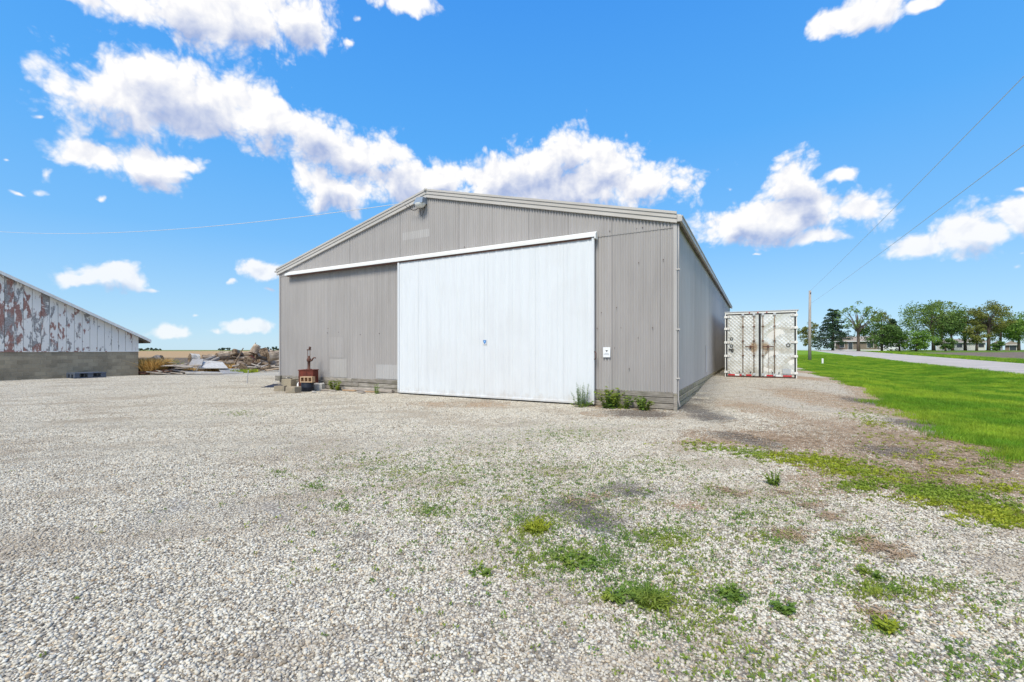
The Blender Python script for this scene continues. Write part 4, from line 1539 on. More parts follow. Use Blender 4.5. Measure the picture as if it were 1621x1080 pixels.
for side, (x0, x1, rods, hx) in enumerate((( .09, 1.265, (.68, 1.09), 0.09), (1.335, 2.51, (1.41, 1.825), 2.51))):
    dr = MB().box(x0 + .004, x1 - .004, .004, .055, .062, TH - .158).build('rear_door', M_TWHITE, tr_)
    link('door_skin', door_skin(x0, x1, 5 + side, side == 1), dr)
    for x in rods:
        MB().tube([(x, -.055, .02), (x, -.055, TH - .13)], .017, 8).build('lock_rod', M_RODRUST, dr, True)
        for z in (2.62, 2.13, 1.53, .92, .14):
            big = z > 2.5 or z < .2
            MB().bbox(x - (.05 if big else .04), x + (.05 if big else .04), -.078, -.012, z - (.05 if big else .022), z + (.05 if big else .022), .008).build('rod_bracket', M_PUMP if not big else M_TALU, dr)
    # edge strip with rivets near the meeting line
    xs_ = x1 - .13 if side == 0 else x0
    MB().box(xs_ + (.03 if side == 0 else 0), xs_ + (.12 if side == 0 else .09), -.028, -.018, .08, TH - .18).build('edge_strip', M_TSKIN, dr)
    for z in np.arange(.2, 2.6, .115):
        MB().bbox(xs_ + .05, xs_ + .066, -.034, -.027, z, z + .016, .003).build('rivet', M_TALU, dr)
    ha, hb = ((.76, 1.10) if side == 0 else (1.40, 1.80))
    z = 1.29
    MB().bbox(ha, hb, -.105, -.085, z - .02, z + .02, .006).build('handle', M_PUMP, dr)
    MB().bbox((.93 if side == 0 else 1.56), (.99 if side == 0 else 1.63), -.10, -.02, z - .055, z + .055, .008).build('handle_catch', M_PUMP, dr)
    for z in (2.55, 2.05, 1.47, .90, .22):
        a, b_ = (-.03, .21) if side == 0 else (TW - .22, TW + .03)
        hg = MB().bbox(a, b_, -.05, -.021, z - .05, z + .05, .008).build('hinge', M_TWHITE, dr)
        for bx_ in ((.11, .17) if side == 0 else (TW - .17, TW - .11)):
            for bz in (-.025, .025):
                MB().bbox(bx_ - .012, bx_ + .012, -.058, -.049, z + bz - .012, z + bz + .012, .003).build('bolt', M_PUMP, hg)
    if side == 0:
        for z in (1.63, 1.33):
            m = MB(); ring(m, .25, -.04, z, .052); m.build('ring_mark', M_BLACK, dr)
        t = link('number', text_mesh('80', .19, M_BLACK), dr); t.location = (.23, -.047, 1.075)
        segs = [(.12, .38, M_RED), (.38, .55, M_WHITER), (.55, .72, M_RED), (.80, 1.0, M_RED)]
    else:
        m = MB(); ring(m, 2.30, -.05, 1.35, .062); m.build('ring_mark', M_BLACK, dr)
        MB().bbox(2.10, 2.38, -.058, -.045, .19, .40, .003).build('placard', M_TALU, dr)
        segs = [(1.48, 1.54, M_WHITER), (1.54, 1.80, M_RED), (1.80, 2.05, M_WHITER), (2.12, 2.42, M_RED)]
        MB().tube([(1.62, -.07, 1.22), (1.62, -.07, .2)], .008, 6).build('chain', M_RODRUST, dr)
        MB().tube([(1.62, -.07, 1.2), (1.48, -.06, .98)], .010, 6).build('hook', M_RODRUST, dr)
    for a, b_, mm in segs:
        MB().bbox(a, b_, -.040, -.026, .075, .135, .003).build('reflector', mm, dr)
    for x in ((.16, .55, .96) if side == 0 else (1.75, 1.98)):
        MB().bbox(x - .02, x + .02, -.06, -.02, .20, .25, .006).build('dock_bumper', M_RUBBER, dr)


# ------------------------------------------------------------------ poles and wires by the road
def pole(name, p, s, h, r, label):
    z = tz(p, s)
    t = thing(name, label, 'pole', W(p, s, z))
    MB().tube([(0, 0, -.3), (0, 0, h * .5), (.02, 0, h)], [r, r * .85, r * .68], 10).build('shaft', M_POLE, t, True)
    return t


PP, PSS = 7.1, 50.0
pl = pole('utility_pole', PP, PSS, 8.05, .17, 'tall bare wooden pole standing on the lawn beyond the trailer')
MB().bbox(-.05, .05, -.20, -.12, 7.7, 7.82, .01).build('insulator', M_PUMP, pl)
pole('utility_pole', 24.6, 172.0, 7.4, .17, 'short distant pole in front of the dark evergreen tree')
near = W(PP + .2, -26, 0)
pole('utility_pole', PP + .2, -26, 8.2, .17, 'near wooden pole carrying the two road wires')
topA = W(PP, PSS, tz(PP, PSS))
for h0, h1, off, lb in ((8.12, 7.98, .0, 'upper of the two thin wires crossing the sky above the road'), (6.55, 6.62, .18, 'lower of the two thin wires crossing the sky above the road')):
    a_ = Vector((near.x + off, near.y, h0)); b_ = Vector((topA.x + off, topA.y, topA.z + h1))
    pts = [a_.lerp(b_, t / 50) - Vector((0, 0, .25 * 4 * (t / 50) * (1 - t / 50))) for t in range(51)]
    tag(MB().tube(pts, .010, 5).build('power_wire', M_WIRE), lb, 'wire')
z = tz(7.0, 37.9)
tag(MB().bbox(-.07, .07, -.05, .05, -.1, .56, .02).build('marker_post', M_WHITEP, None, False, W(7.0, 37.9, z), ROT), 'short white marker post in the lawn near the bare pole', 'post')
g = G(391, 607)
m = MB(); m.tube([(0, 0, -.1), (.02, 0, .28), (.065, 0, .57)], [.022, .02, .018], 6)
tag(m.build('metal_stake', M_TALU, None, False, g), 'thin grey stake stuck in the gravel before the log heap', 'stake')
# leaf litter round the pole foot
v, f = sprigs([(*W(PP + random.gauss(-1.2, 1.3), PSS + random.gauss(-6, 4))[:2], 3.2) for _ in range(500)], .085, 6, 77, .2)
tag(link('leaf_litter', np_mesh('leaf_litter', v, f, M_DEAD)), 'brown leaf litter heaped at the foot of the bare pole', 'litter', kind='stuff')


# ------------------------------------------------------------------ things by the left corner of the shed
def at(px, py):
    g = G(px, py)
    return g


def hollow_block(name, label, loc, rz, m_, l=.40, w=.20, h=.20, holes=2, lay=False):
    t = thing(name, label, 'block', loc, rz)
    b = MB()
    # web walls round open cells (cells run through the height)
    th = .032
    cw = (l - th * (holes + 1)) / holes
    b.box(0, l, 0, th, 0, h); b.box(0, l, w - th, w, 0, h)
    for i in range(holes + 1):
        x = i * (cw + th)
        b.box(x, x + th, th, w - th, 0.0, h - .001)
    o = b.build('block_shell', m_, t)
    if lay:
        o.rotation_euler = (math.radians(90), 0, 0)
        o.location = (0, h, 0)
    return t


def solid_block(name, label, loc, rz, m_, l, w, h, jit=.006):
    return tag(MB().bbox(0, l, 0, w, 0, h, .012, 0, jit).build(name, m_, None, False, loc, rz), label, 'block')


R = ROT
g = at(451, 622.5); solid_block('concrete_block', 'tan concrete block lying in front of the mossy one at the shed corner', g + Vector((0, .02, 0)), R + .15, M_TANBLOCK, .41, .30, .21)
g = at(431.5, 620); hollow_block('hollow_block', 'hollow tan block with a pale stone on it at the shed corner', g + Vector((.02, .05, 0)), R + .5, M_TANBLOCK, .36, .2, .19)
g = W(on_s(445, 600, -.35)[0], -.35); solid_block('mossy_block', 'mossy grey concrete block stacked against the plank foundation', g, R, M_BLOCK, .58, .24, .32, .012)
g = at(434, 617); tag(MB().bbox(-.09, .09, -.06, .06, 0, .06, .025, 0, .01).build('pale_stone', M_CONC, None, True, Vector((g.x, g.y + .12, .192)), .2), 'pale stone lying on the hollow tan block', 'stone')
g = W(on_s(458, 600, -.24)[0], -.24, .323); tag(MB().bbox(-.10, .10, -.07, .07, 0, .085, .03, 0, .012).build('pale_stone', M_CONC, None, True, g, .4), 'round pale stone lying on the mossy grey block', 'stone')
g = at(505, 618.5)
m = MB()
prof = [(-.16, 0), (.08, 0), (.16, .06), (.17, .24), (.12, .28), (-.03, .25), (-.14, .27), (-.17, .12)]
n = len(prof)
m.add([(x, -.07 - .02 * (i % 2), z) for i, (x, z) in enumerate(prof)] + [(x, .07 + .02 * (i % 3), z) for i, (x, z) in enumerate(prof)], [tuple(range(n)), tuple(range(2 * n - 1, n - 1, -1))] + [(i, i + n, (i + 1) % n + n, (i + 1) % n) for i in range(n)])
tag(m.build('concrete_chunk', M_CONC, None, False, g, -.2), 'white broken concrete chunk standing right of the rusty tank', 'chunk')
# rusty tank with the hand pump
tk = thing('rusty_tank', 'rusty red square steel tank under the old hand pump', 'tank', W(on_s(488.5, 600, -.55)[0], -.55), R + .55)
MB().bbox(-.26, .26, -.25, .25, 0, .70, .015).build('tank_body', M_RUST, tk)
MB().bbox(-.275, .275, -.265, .265, .702, .735, .008).build('tank_rim', M_RUST, tk)
for z in (.22, .46):
    MB().bbox(-.262, .262, -.262, -.252, z, z + .03, .003).build('tank_rib', M_RUST, tk)
MB().bbox(-.015, .015, -.266, -.252, .02, .70, .003).build('tank_rib', M_RUST, tk)
hp = thing('hand_pump', 'dark rusty iron hand pump with spout standing on the red tank', 'pump', W(on_s(489, 586, -.55)[0], -.55, .736), R + .1)
MB().tube([(0, 0, 0), (0, 0, .02), (0, 0, .025), (0, 0, .28), (0, 0, .30), (0, 0, .38), (0, 0, .40), (0, 0, .46), (0, 0, .50)], [.10, .10, .05, .05, .075, .075, .06, .03, .02], 12).build('pump_barrel', M_PUMP, hp, True)
MB().tube([(.05, 0, .31), (.14, 0, .33), (.18, 0, .38), (.22, 0, .42), (.30, 0, .435), (.33, 0, .41)], [.035, .03, .028, .025, .02, .018], 8).build('spout', M_PUMP, hp, True)
MB().tube([(-.055, 0, .40), (-.055, 0, .72)], .010, 6).build('guide_rod', M_PUMP, hp)
MB().tube([(.055, 0, .40), (.055, 0, .72)], .010, 6).build('guide_rod', M_PUMP, hp)
MB().tube([(0, 0, .48), (0, 0, .70)], .013, 6).build('piston_rod', M_TALU, hp)
m = MB(); m.bbox(-.075, .09, -.03, .03, .70, .735, .006); m.build('crosshead', M_PUMP, hp)
MB().tube([(.03, 0, .74), (.055, 0, .80), (.0, .03, .82)], [.035, .045, .02], 8).build('crank_head', M_PUMP, hp, True)
# half drum with a clay tile on it
g = at(483.5, 620.5)
dm = thing('plastic_drum', 'cut down dark blue plastic drum in front of the rusty tank', 'drum', g + Vector((0, .16, 0)))
m = MB(); m.tube([(0, 0, 0), (0, 0, .02), (0, 0, .13), (0, 0, .15), (0, 0, .17), (0, 0, .29), (0, 0, .305)], [.19, .205, .205, .213, .205, .205, .198], 20)
m.build('drum_shell', M_NAVY, dm, True)
MB().tube([(0, 0, .300), (0, 0, .318)], [.211, .211], 20).build('drum_rim', M_NAVY, dm, True)
ct = thing('clay_tile', 'orange clay hollow tile with three holes lying on the blue drum', 'tile', g + Vector((-.21, .04, .32)), -.08)
b = MB(); l_, h_, w_ = .44, .205, .20; th = .035; cw = (l_ - 4 * th) / 3
b.box(0, l_, 0, w_, 0, th); b.box(0, l_, 0, w_, h_ - th, h_)
for i in range(4):
    b.box(i * (cw + th), i * (cw + th) + th, 0, w_, th, h_ - th)
b.build('tile_shell', M_CLAY, ct)
g = at(472.5, 615)
m = MB(); m.tube([(0, 0, 0), (0, 0, .015), (0, 0, .15), (0, 0, .19), (0, 0, .21), (0, 0, .235)], [.05, .06, .06, .04, .022, .022], 12)
bt = tag(m.build('plastic_jug', M_WHITEP, None, True, g), 'small white plastic jug wedged beside the blue drum', 'jug')
# tarp
g = at(437, 614)
m = MB(); nx, ny = 14, 8
r = np.random.default_rng(4)
vs = [(i / (nx - 1) * .95 - .6, j / (ny - 1) * .5, max(0.005, .10 * math.sin(math.pi * i / (nx - 1)) * math.sin(math.pi * j / (ny - 1)) + r.uniform(-.02, .035))) for j in range(ny) for i in range(nx)]
m.add(vs, [(j * nx + i, j * nx + i + 1, (j + 1) * nx + i + 1, (j + 1) * nx + i) for j in range(ny - 1) for i in range(nx - 1)])
tag(m.build('crumpled_tarp', M_TARP, None, True, g), 'crumpled dark tarp on the gravel at the shed corner', 'tarp')
# scraps of board before the planks
for (px, py, l_, w_, rz, mt, lb) in ((553, 620, .55, .09, R + .1, M_CLAY, 'yellowish board scrap on the gravel near the leafy weed'), (572, 623, .34, .12, R - .2, M_BOARDG, 'short grey board scrap on the gravel left of the door'), (588, 622, .50, .07, R + .3, M_CLAY, 'thin brown stick leaning by the small weed left of the door'),
                                      (497, 622, .28, .08, R - .4, M_CONC, 'pale splinter of board before the rusty tank'), (520, 619.5, .7, .06, R + .05, M_BOARDG, 'long grey lath lying along the plank foundation')):
    tag(MB().bbox(-l_ / 2, l_ / 2, -w_ / 2, w_ / 2, .015, .06, .006, 0, .006).build('board_scrap', mt, None, False, at(px, py), rz), lb, 'board')
# plank skid along the foundation left of the door
tag(MB().bbox(-11.9, -8.95, -.16, -.05, .02, .12, .01, 0, .004).build('fallen_plank', M_BOARDG, None, False, W(0, 0), ROT), 'long grey plank lying at the foot of the siding left of the door', 'plank')


# ------------------------------------------------------------------ plants
def leafy_plant(name, label, loc, h, rad, nstem, nleaf, m_, leaf=.05, slim=.28, seed=0, spiky=False, group=None):
    r = np.random.default_rng(seed)
    t = thing(name, label, 'weed', loc, 0, group)
    V, F = [], []
    sb = MB()
    for k in range(nstem):
        a = r.uniform(0, 6.283); q = rad * math.sqrt(r.random()) * .45
        b = np.array([math.cos(a) * q, math.sin(a) * q, -.01])
        hh = h * r.uniform(.6, 1.05)
        lean = rad * r.uniform(.2, .9) if not spiky else rad * r.uniform(.1, .45)
        tip = b + np.array([math.cos(a) * lean, math.sin(a) * lean, hh])
        midp = (b + tip) / 2 - np.array([math.cos(a), math.sin(a), 0]) * lean * .18
        sb.tube([b, midp, tip], [.006, .0045, .002], 4, cap=False)
        for i in range(nleaf):
            u = r.uniform(.12 if spiky else .05, 1.0)
            c = b * (1 - u) ** 2 + 2 * midp * u * (1 - u) + tip * u * u
            an = r.uniform(0, 6.283); l = leaf * r.uniform(.6, 1.35) * (1.15 - .6 * u if spiky else 1); w = l * slim * r.uniform(.8, 1.2)
            e = r.uniform(.3, 1.1) if spiky else r.uniform(-.35, .75)
            d = np.array([math.cos(an) * math.cos(e), math.sin(an) * math.cos(e), math.sin(e)])
            s = np.array([-math.sin(an), math.cos(an), r.uniform(-.4, .4)]) * w
            i0 = len(V)
            V += [c, c + d * l * .5 + s, c + d * l + np.array([0, 0, -.18 * l]), c + d * l * .5 - s]
            F.append((i0, i0 + 1, i0 + 2, i0 + 3))
    sb.build('stem', m_, t)
    link('foliage', np_mesh('foliage', np.array(V), np.array(F), m_), t)
    return t


GW = 'weeds along the shed wall'
q = lambda px, py: G(px, py)
qw = lambda px, s=-.30: W(on_s(px, 640, s)[0], s)
leafy_plant('tall_weed', 'pale spiky weed growing at the right bottom corner of the white door', qw(921, -.42), .62, .33, 18, 34, M_SAGE, .07, .16, 1, True, GW)
leafy_plant('low_weed', 'low green weed at the foot of the pale spiky one', qw(917, -.5), .16, .34, 16, 12, M_WEED, .05, .35, 2, False, GW)
leafy_plant('leafy_weed', 'large dark leafy weed against the plank foundation right of the door', qw(966, -.32), .52, .33, 22, 30, M_WEED, .075, .36, 3, False, GW)
leafy_plant('leafy_weed', 'smaller leafy weed touching the right side of the large dark one', qw(988, -.28), .32, .20, 12, 22, M_WEED, .065, .36, 4, False, GW)
leafy_plant('leafy_weed', 'round leafy weed against the planks nearest the shed corner', qw(1019, -.30), .32, .24, 16, 28, M_WEED, .065, .36, 5, False, GW)
leafy_plant('leafy_weed', 'leafy weed between the concrete chunk and the yellowish board scrap', qw(531, -.35), .40, .24, 14, 26, M_WEED, .075, .36, 6, False, GW)
leafy_plant('thin_weed', 'thin upright weed left of the white door', qw(597, -.55), .36, .14, 7, 14, M_WEED, .08, .25, 7, True, GW)
GF = 'larger weeds in the gravel'
for i, (px, py, h, rd, ns, nl, lf, sl_, mt, lb) in enumerate((
        (1027, 955, .10, .14, 60, 6, .07, .10, M_WEED, 'dense grassy green tuft in the gravel, largest in the foreground'),
        (973, 948, .07, .09, 10, 8, .06, .32, M_WEED, 'bright leafy weed just left of the dense grassy tuft'),
        (1155, 946, .08, .08, 10, 9, .06, .32, M_WEED, 'compact leafy weed right of the dense grassy tuft'),
        (1239, 966, .07, .08, 10, 9, .055, .3, M_WEED, 'compact leafy weed standing farthest right of the grassy tuft'),
        (1226, 768, .18, .12, 10, 12, .055, .3, M_WEED, 'upright leafy weed at the edge of the yellow weed band'),
        (1378, 912, .07, .08, 9, 9, .05, .3, M_WEED, 'small leafy weed behind the brown dead patch'),
        (760, 908, .06, .09, 12, 7, .045, .3, M_WEED, 'small dark weed alone in the gravel left of the grassy tuft'),
        (850, 840, .08, .13, 40, 7, .06, .14, M_WEEDY, 'yellow green tuft beside the dark soil patch'),
        (910, 890, .07, .15, 22, 8, .05, .3, M_WEED, 'spreading leafy weed below the dark soil patch'),
        (1405, 998, .08, .08, 9, 9, .055, .25, M_WEEDY, 'yellowish weed beside a scrap of dead grass near the photo bottom'))):
    leafy_plant('gravel_weed', lb, q(px, py), h * .8, rd * .85, int(ns * 1.6), int(nl * 1.4), mt, lf * .52, sl_, 20 + i, False, GF)
# dry grass tussock by the barn end
def tussock(label, loc, h, rad, n, m_, seed):
    r = np.random.default_rng(seed)
    v, f = blade_tile(1.0, n, h * .5, h, .035, seed, .55)
    v[:, :2] *= rad
    o = link('grass_tussock', np_mesh('grass_tussock', v, f, m_))
    o.location = loc
    return tag(o, label, 'grass', 'dry grass clumps at the heap')


# ------------------------------------------------------------------ heap of logs and scrap timber behind the yard
def D(px, depth, z=0.0):
    return Vector(((px - CX) / FPX * depth, depth, z))


def log(p0, p1, r0, r1, label=None, m_=None, name='log', group='logs in the heap'):
    p0, p1 = Vector(p0), Vector(p1)
    c = (p0 + p1) / 2
    d = p1 - p0
    L_ = d.length
    n = 5
    pts = [Vector((L_ * (i / n - .5), random.uniform(-.04, .04) * L_ * .3, random.uniform(-.04, .04) * L_ * .3)) for i in range(n + 1)]
    m = MB(); m.tube(pts, [r0 + (r1 - r0) * i / n for i in range(n + 1)], 11, 0, True, 1, .10)
    o = m.build(name, [m_ or M_BARK, M_LOGEND], None, False, c)
    o.rotation_mode = 'QUATERNION'
    o.rotation_quaternion = d.to_track_quat('X', 'Z')
    tag(o, label or 'weathered grey brown log lying in the heap between barn and shed', 'log', group)
    return o


rl = random.Random(21)
# the larger pile on the right side of the gap (photo x 330 to 445)
def heap_h(px):
    return float(np.interp(px, [318, 340, 365, 385, 405, 425, 447, 470], [.45, 1.1, 1.3, 1.5, 1.65, 1.55, 1.5, 1.1]))


def hy(px, d):
    return HZ + FPX * CAM_H / d


placed = 0
for layer in range(4):
    for px in np.arange(335, 462, 9.5 if layer < 3 else 11):
        pxx = px + rl.uniform(-4, 4)
        top = heap_h(pxx)
        zc = .16 + layer * .33 + rl.uniform(-.05, .08)
        if zc > top - .05:
            continue
        dep = 31.0 + layer * .75 + rl.uniform(-.7, .9) + (pxx - 335) * .012
        a = rl.uniform(-.9, .9) + (math.pi / 2 if rl.random() < .38 else 0)
        tilt = rl.uniform(-.22, .22)
        Ln = rl.uniform(.8, 2.3)
        r0 = rl.uniform(.11, .25)
        c = D(pxx, dep, zc)
        v = Vector((math.cos(a) * math.cos(tilt), math.sin(a) * math.cos(tilt), math.sin(tilt))) * Ln / 2
        log(c - v, c + v, r0, r0 * rl.uniform(.7, .95))
        placed += 1
log(D(401, 32.0, 1.18), D(407.5, 32.2, 1.78), .29, .24, 'short thick log standing upright on top of the heap', group='logs in the heap')
MB_sp = log(D(403, 32.1, 1.7), D(405, 32.1, 1.98), .05, .02, 'broken splinter sticking up from the upright log', group='logs in the heap')
log(D(393, 30.2, .72), D(397, 31.6, .75), .30, .27, 'log with bright red rotten end facing the yard', M_BARKRED)
log(D(343, 30.6, .98), D(362, 31.2, 1.02), .28, .24, 'thick hollow log with a dark round end above the pale sheet')
log(D(418, 31.0, 1.30), D(422, 32.2, 1.22), .30, .28, 'thick log end with a dark rim left of the forked trunk')
log(D(424, 31.0, 1.00), D(445, 31.6, 1.12), .34, .30, 'thick grey trunk whose end disappears behind the shed corner')
log(D(384, 29.3, .28), D(388, 30.6, .30), .28, .26, 'mossy hollow log end low at the front of the heap')
log(D(415, 29.8, .18), D(436, 29.9, .38), .11, .07, 'long pale branch lying across the front of the heap')
log(D(372, 31.0, .50), D(385, 30.8, 1.58), .05, .03, 'thin dead branch sticking up out of the heap')
# middle: pale trunks and sheet
log(D(300, 29.8, .92), D(313, 30.2, .80), .30, .34, 'short pale barkless trunk leaning over the boards', M_CONC)
log(D(318, 29.2, .62), D(340, 30.6, .98), .13, .12, 'long pale pole leaning up toward the hollow log', M_BOARDG)
log(D(321, 29.0, .45), D(345, 30.4, .84), .16, .14, 'thicker pale pole under the leaning one', M_BOARDG)
log(D(247, 27.4, .95), D(263, 27.0, .30), .22, .10, 'grey broken trunk leaning behind the straw tussock', M_BOARDG)
log(D(240, 27.7, .80), D(256, 27.7, .95), .20, .18, 'short grey trunk behind the straw tussock', M_BOARDG)
# pale corrugated sheets and a white frame lying at the front
def flat(name, label, cat, corners, th, m_):
    m = MB(); c = [Vector(a) for a in corners]
    n = (c[1] - c[0]).cross(c[3] - c[0]).normalized() * th
    vs = c + [a - n for a in c]
    m.add(vs, [(0, 1, 2, 3), (7, 6, 5, 4), (0, 4, 5, 1), (1, 5, 6, 2), (2, 6, 7, 3), (3, 7, 4, 0)])
    return tag(m.build(name, m_), label, cat)


M_SHEET = paint_metal('old_sheet', (.52, .50, .47), (.30, .26, .22), .8, .55)
M_SHEET2 = paint_metal('old_sheet_grey', (.40, .385, .37), (.24, .21, .18), .8, .55)
flat('metal_sheet', 'pale metal sheet lying slanted before the logs', 'sheet', [D(307, 27.6, .32), D(361, 28.2, .30), D(352, 29.6, .66), D(312, 29.4, .80)], .03, M_SHEET)
flat('metal_sheet', 'crumpled grey white sheet below the short pale trunk', 'sheet', [D(297, 27.9, .40), D(318, 27.7, .35), D(322, 29.0, .86), D(305, 29.2, .88)], .03, M_SHEET2)
flat('metal_sheet', 'flat pale sheet on the gravel in front of the heap', 'sheet', [D(352, 26.6, .03), D(386, 27.6, .03), D(378, 29.2, .22), D(345, 28.6, .25)], .03, M_SHEET2)
flat('window_frame', 'white painted timber lying along the gravel before the heap', 'timber', [D(293, 25.9, .14), D(352, 26.2, .10), D(351, 26.5, .14), D(294, 26.4, .18)], .08, M_SHEET)
# stacked boards
for i in range(34):
    px = rl.uniform(250, 296); dep = rl.uniform(26.3, 28.2); z = .06 + rl.random() ** 1.2 * .72 * (1 - abs(px - 272) / 60)
    Ln = rl.uniform(1.4, 3.2); a = rl.gauss(-.12, .16); tl_ = rl.gauss(0, .06)
    M_ = Matrix.Rotation(a, 4, 'Z') @ Matrix.Rotation(tl_, 4, 'Y') @ Matrix.Rotation(rl.uniform(-.4, .4), 4, 'X')
    o = MB().bbox(-Ln / 2, Ln / 2, -.07, .07, -.02, .025, .005, 0, .004).build('old_board', M_BOARDG, None)
    o.matrix_world = Matrix.Translation(D(px, dep, z)) @ M_
    tag(o, 'weathered grey board in the loose stack between the straw tussock and pale sheet', 'board', 'old boards in the stack')
for i in range(22):
    px = rl.uniform(222, 262); dep = rl.uniform(25.6, 26.6); z = .05 + rl.random() * .22
    M_ = Matrix.Rotation(rl.gauss(0, .5), 4, 'Z') @ Matrix.Rotation(rl.gauss(0, .12), 4, 'Y')
    Ln = rl.uniform(.5, 1.5)
    o = MB().bbox(-Ln / 2, Ln / 2, -.05, .05, -.02, .03, .005, 0, .006).build('charred_board', M_PUMP if i % 3 else M_BOARDG, None)
    o.matrix_world = Matrix.Translation(D(px, dep, z)) @ M_
    tag(o, 'dark scrap board on the ground below the straw tussock', 'board', 'dark scrap boards by the barn')
for i in range(26):
    px = rl.uniform(345, 440); dep = rl.uniform(29.2, 30.6)
    c = D(px, dep, rl.uniform(.06, .45)); a = rl.uniform(0, 3.14); Ln = rl.uniform(.5, 1.3)
    v = Vector((math.cos(a), math.sin(a) * .5, rl.uniform(-.15, .3))) * Ln / 2
    log(c - v, c + v, rl.uniform(.04, .09), rl.uniform(.03, .06), 'small weathered branch lying at the front of the log heap', M_BOARDG if i % 2 else None, 'branch', 'branches in the heap')
tussock('tall straw coloured grass tussock beside the barn end', D(236, 26.6), 1.05, 1.5, 1900, M_STRAW, 3)
tussock('brown dry weeds close to the barn end wall', D(226, 27.6), 1.15, .9, 260, M_DEAD, 4)
tussock('short straw grass clump beside the crumpled sheet', D(302, 27.5), .62, .7, 160, M_STRAW, 5)
tussock('straw grass under the hollow log', D(352, 29.9), .62, 1.5, 300, M_STRAW, 6)
tussock('green grass clump before the mossy hollow log', D(388, 28.4), .28, 1.3, 260, M_WEEDY, 8)
tussock('green weeds behind the boards left of the short pale trunk', D(274, 29.0), .95, .7, 200, M_WEED, 9)


# ------------------------------------------------------------------ far right: trees and farmstead across the road
def ground_at(px, depth):
    x = (px - CX) / FPX * depth
    p, s = PS(x, depth)
    return Vector((x, depth, tz(p, s)))


def canopy(name, m_, parent, clumps, nleaf, size, seed, flat=.7):
    r = np.random.default_rng(seed)
    V = []
    for (c, rad) in clumps:
        k = int(nleaf * r.uniform(.7, 1.3))
        d = r.normal(0, 1, (k, 3)); d /= np.linalg.norm(d, axis=1)[:, None]
        pos = np.array(c) + d * (rad * (r.random((k, 1)) ** .45)) * np.array([1, 1, flat])
        u = r.normal(0, 1, (k, 3)); u /= np.linalg.norm(u, axis=1)[:, None]
        w = np.cross(u, r.normal(0, 1, (k, 3))); w /= np.linalg.norm(w, axis=1)[:, None]
        sz = size * r.uniform(.6, 1.3, (k, 1))
        V.append(np.stack([pos - u * sz * .5, pos + w * sz * .32, pos + u * sz * .5, pos - w * sz * .32], 1))
    V = np.concatenate(V).reshape(-1, 3)
    F = np.arange(len(V)).reshape(-1, 4)
    return link(name, np_mesh(name, V, F, m_), parent)


T_MID = leafmat('tree_leaf_mid', (.105, .18, .035), (.22, .32, .07), None, .3)
T_DARK = leafmat('tree_leaf_dark', (.07, .135, .03), (.14, .235, .055), None, .25)
T_OLIVE = leafmat('tree_leaf_olive', (.15, .17, .035), (.27, .285, .07), None, .3)
T_FRESH = leafmat('tree_leaf_fresh', (.12, .23, .035), (.24, .39, .07), None, .3)
T_BLUE = leafmat('spruce_needle', (.032, .068, .036), (.062, .115, .055), None, .15)
M_TRUNK = wood('tree_trunk', (.16, .125, .10), (.09, .07, .058), None, 0, (5, 5, 1))


def broad_tree(label, px, depth, top_py, half_w, m_, seed, trunk_h=.3, nclump=46, nleaf=95, airy=False, group='trees beyond the road', base_off=0.0, size=.34, low=None):
    r = np.random.default_rng(seed)
    b = ground_at(px, depth)
    H = CAM_H + (HZ - top_py) * depth / FPX - b.z
    R_ = half_w * depth / FPX
    t = thing('broadleaf_tree', label, 'tree', b, 0, group)
    z0 = H * (low if low is not None else trunk_h)
    cz, rz = (H + z0) / 2, (H - z0) / 2
    tb = MB()
    tr0 = .10 + H * .017
    fork = H * (.42 if not airy else .38)
    sway = r.uniform(-.25, .25, 2)
    tb.tube([(0, 0, -.2), (sway[0] * .3, sway[1] * .3, fork * .5), (sway[0], sway[1], fork), (sway[0] * 1.5, sway[1] * 1.4, H * .72)], [tr0 * 1.25, tr0, tr0 * .8, tr0 * .25], 8)
    lb = MB()
    clumps = []
    for k in range(nclump):
        d = r.normal(0, 1, 3); d /= np.linalg.norm(d)
        q = r.random() ** (.33 if not airy else .18)
        shape = 1.0 if d[2] > -.3 else .8
        c = np.array([d[0] * R_ * q * shape, d[1] * R_ * .9 * q * shape, cz + d[2] * rz * q * .92])
        rad = r.uniform(.55, 1.15) * (R_ * .26 + .25) * (.75 if airy else 1)
        clumps.append((c, rad))
        if k % (2 if airy else 3) == 0:
            st = np.array([sway[0], sway[1], fork * r.uniform(.85, 1.35)])
            md = (st + c) / 2 + np.array([0, 0, .12 * H * r.uniform(.1, .6)])
            lb.tube([st, md, c], [tr0 * .42, tr0 * .24, tr0 * .08], 5, cap=False)
    tb.build('trunk', M_TRUNK, t, True)
    lb.build('limbs', M_TRUNK, t, True)
    canopy('crown', m_, t, clumps, nleaf, size, seed + 500)
    return t


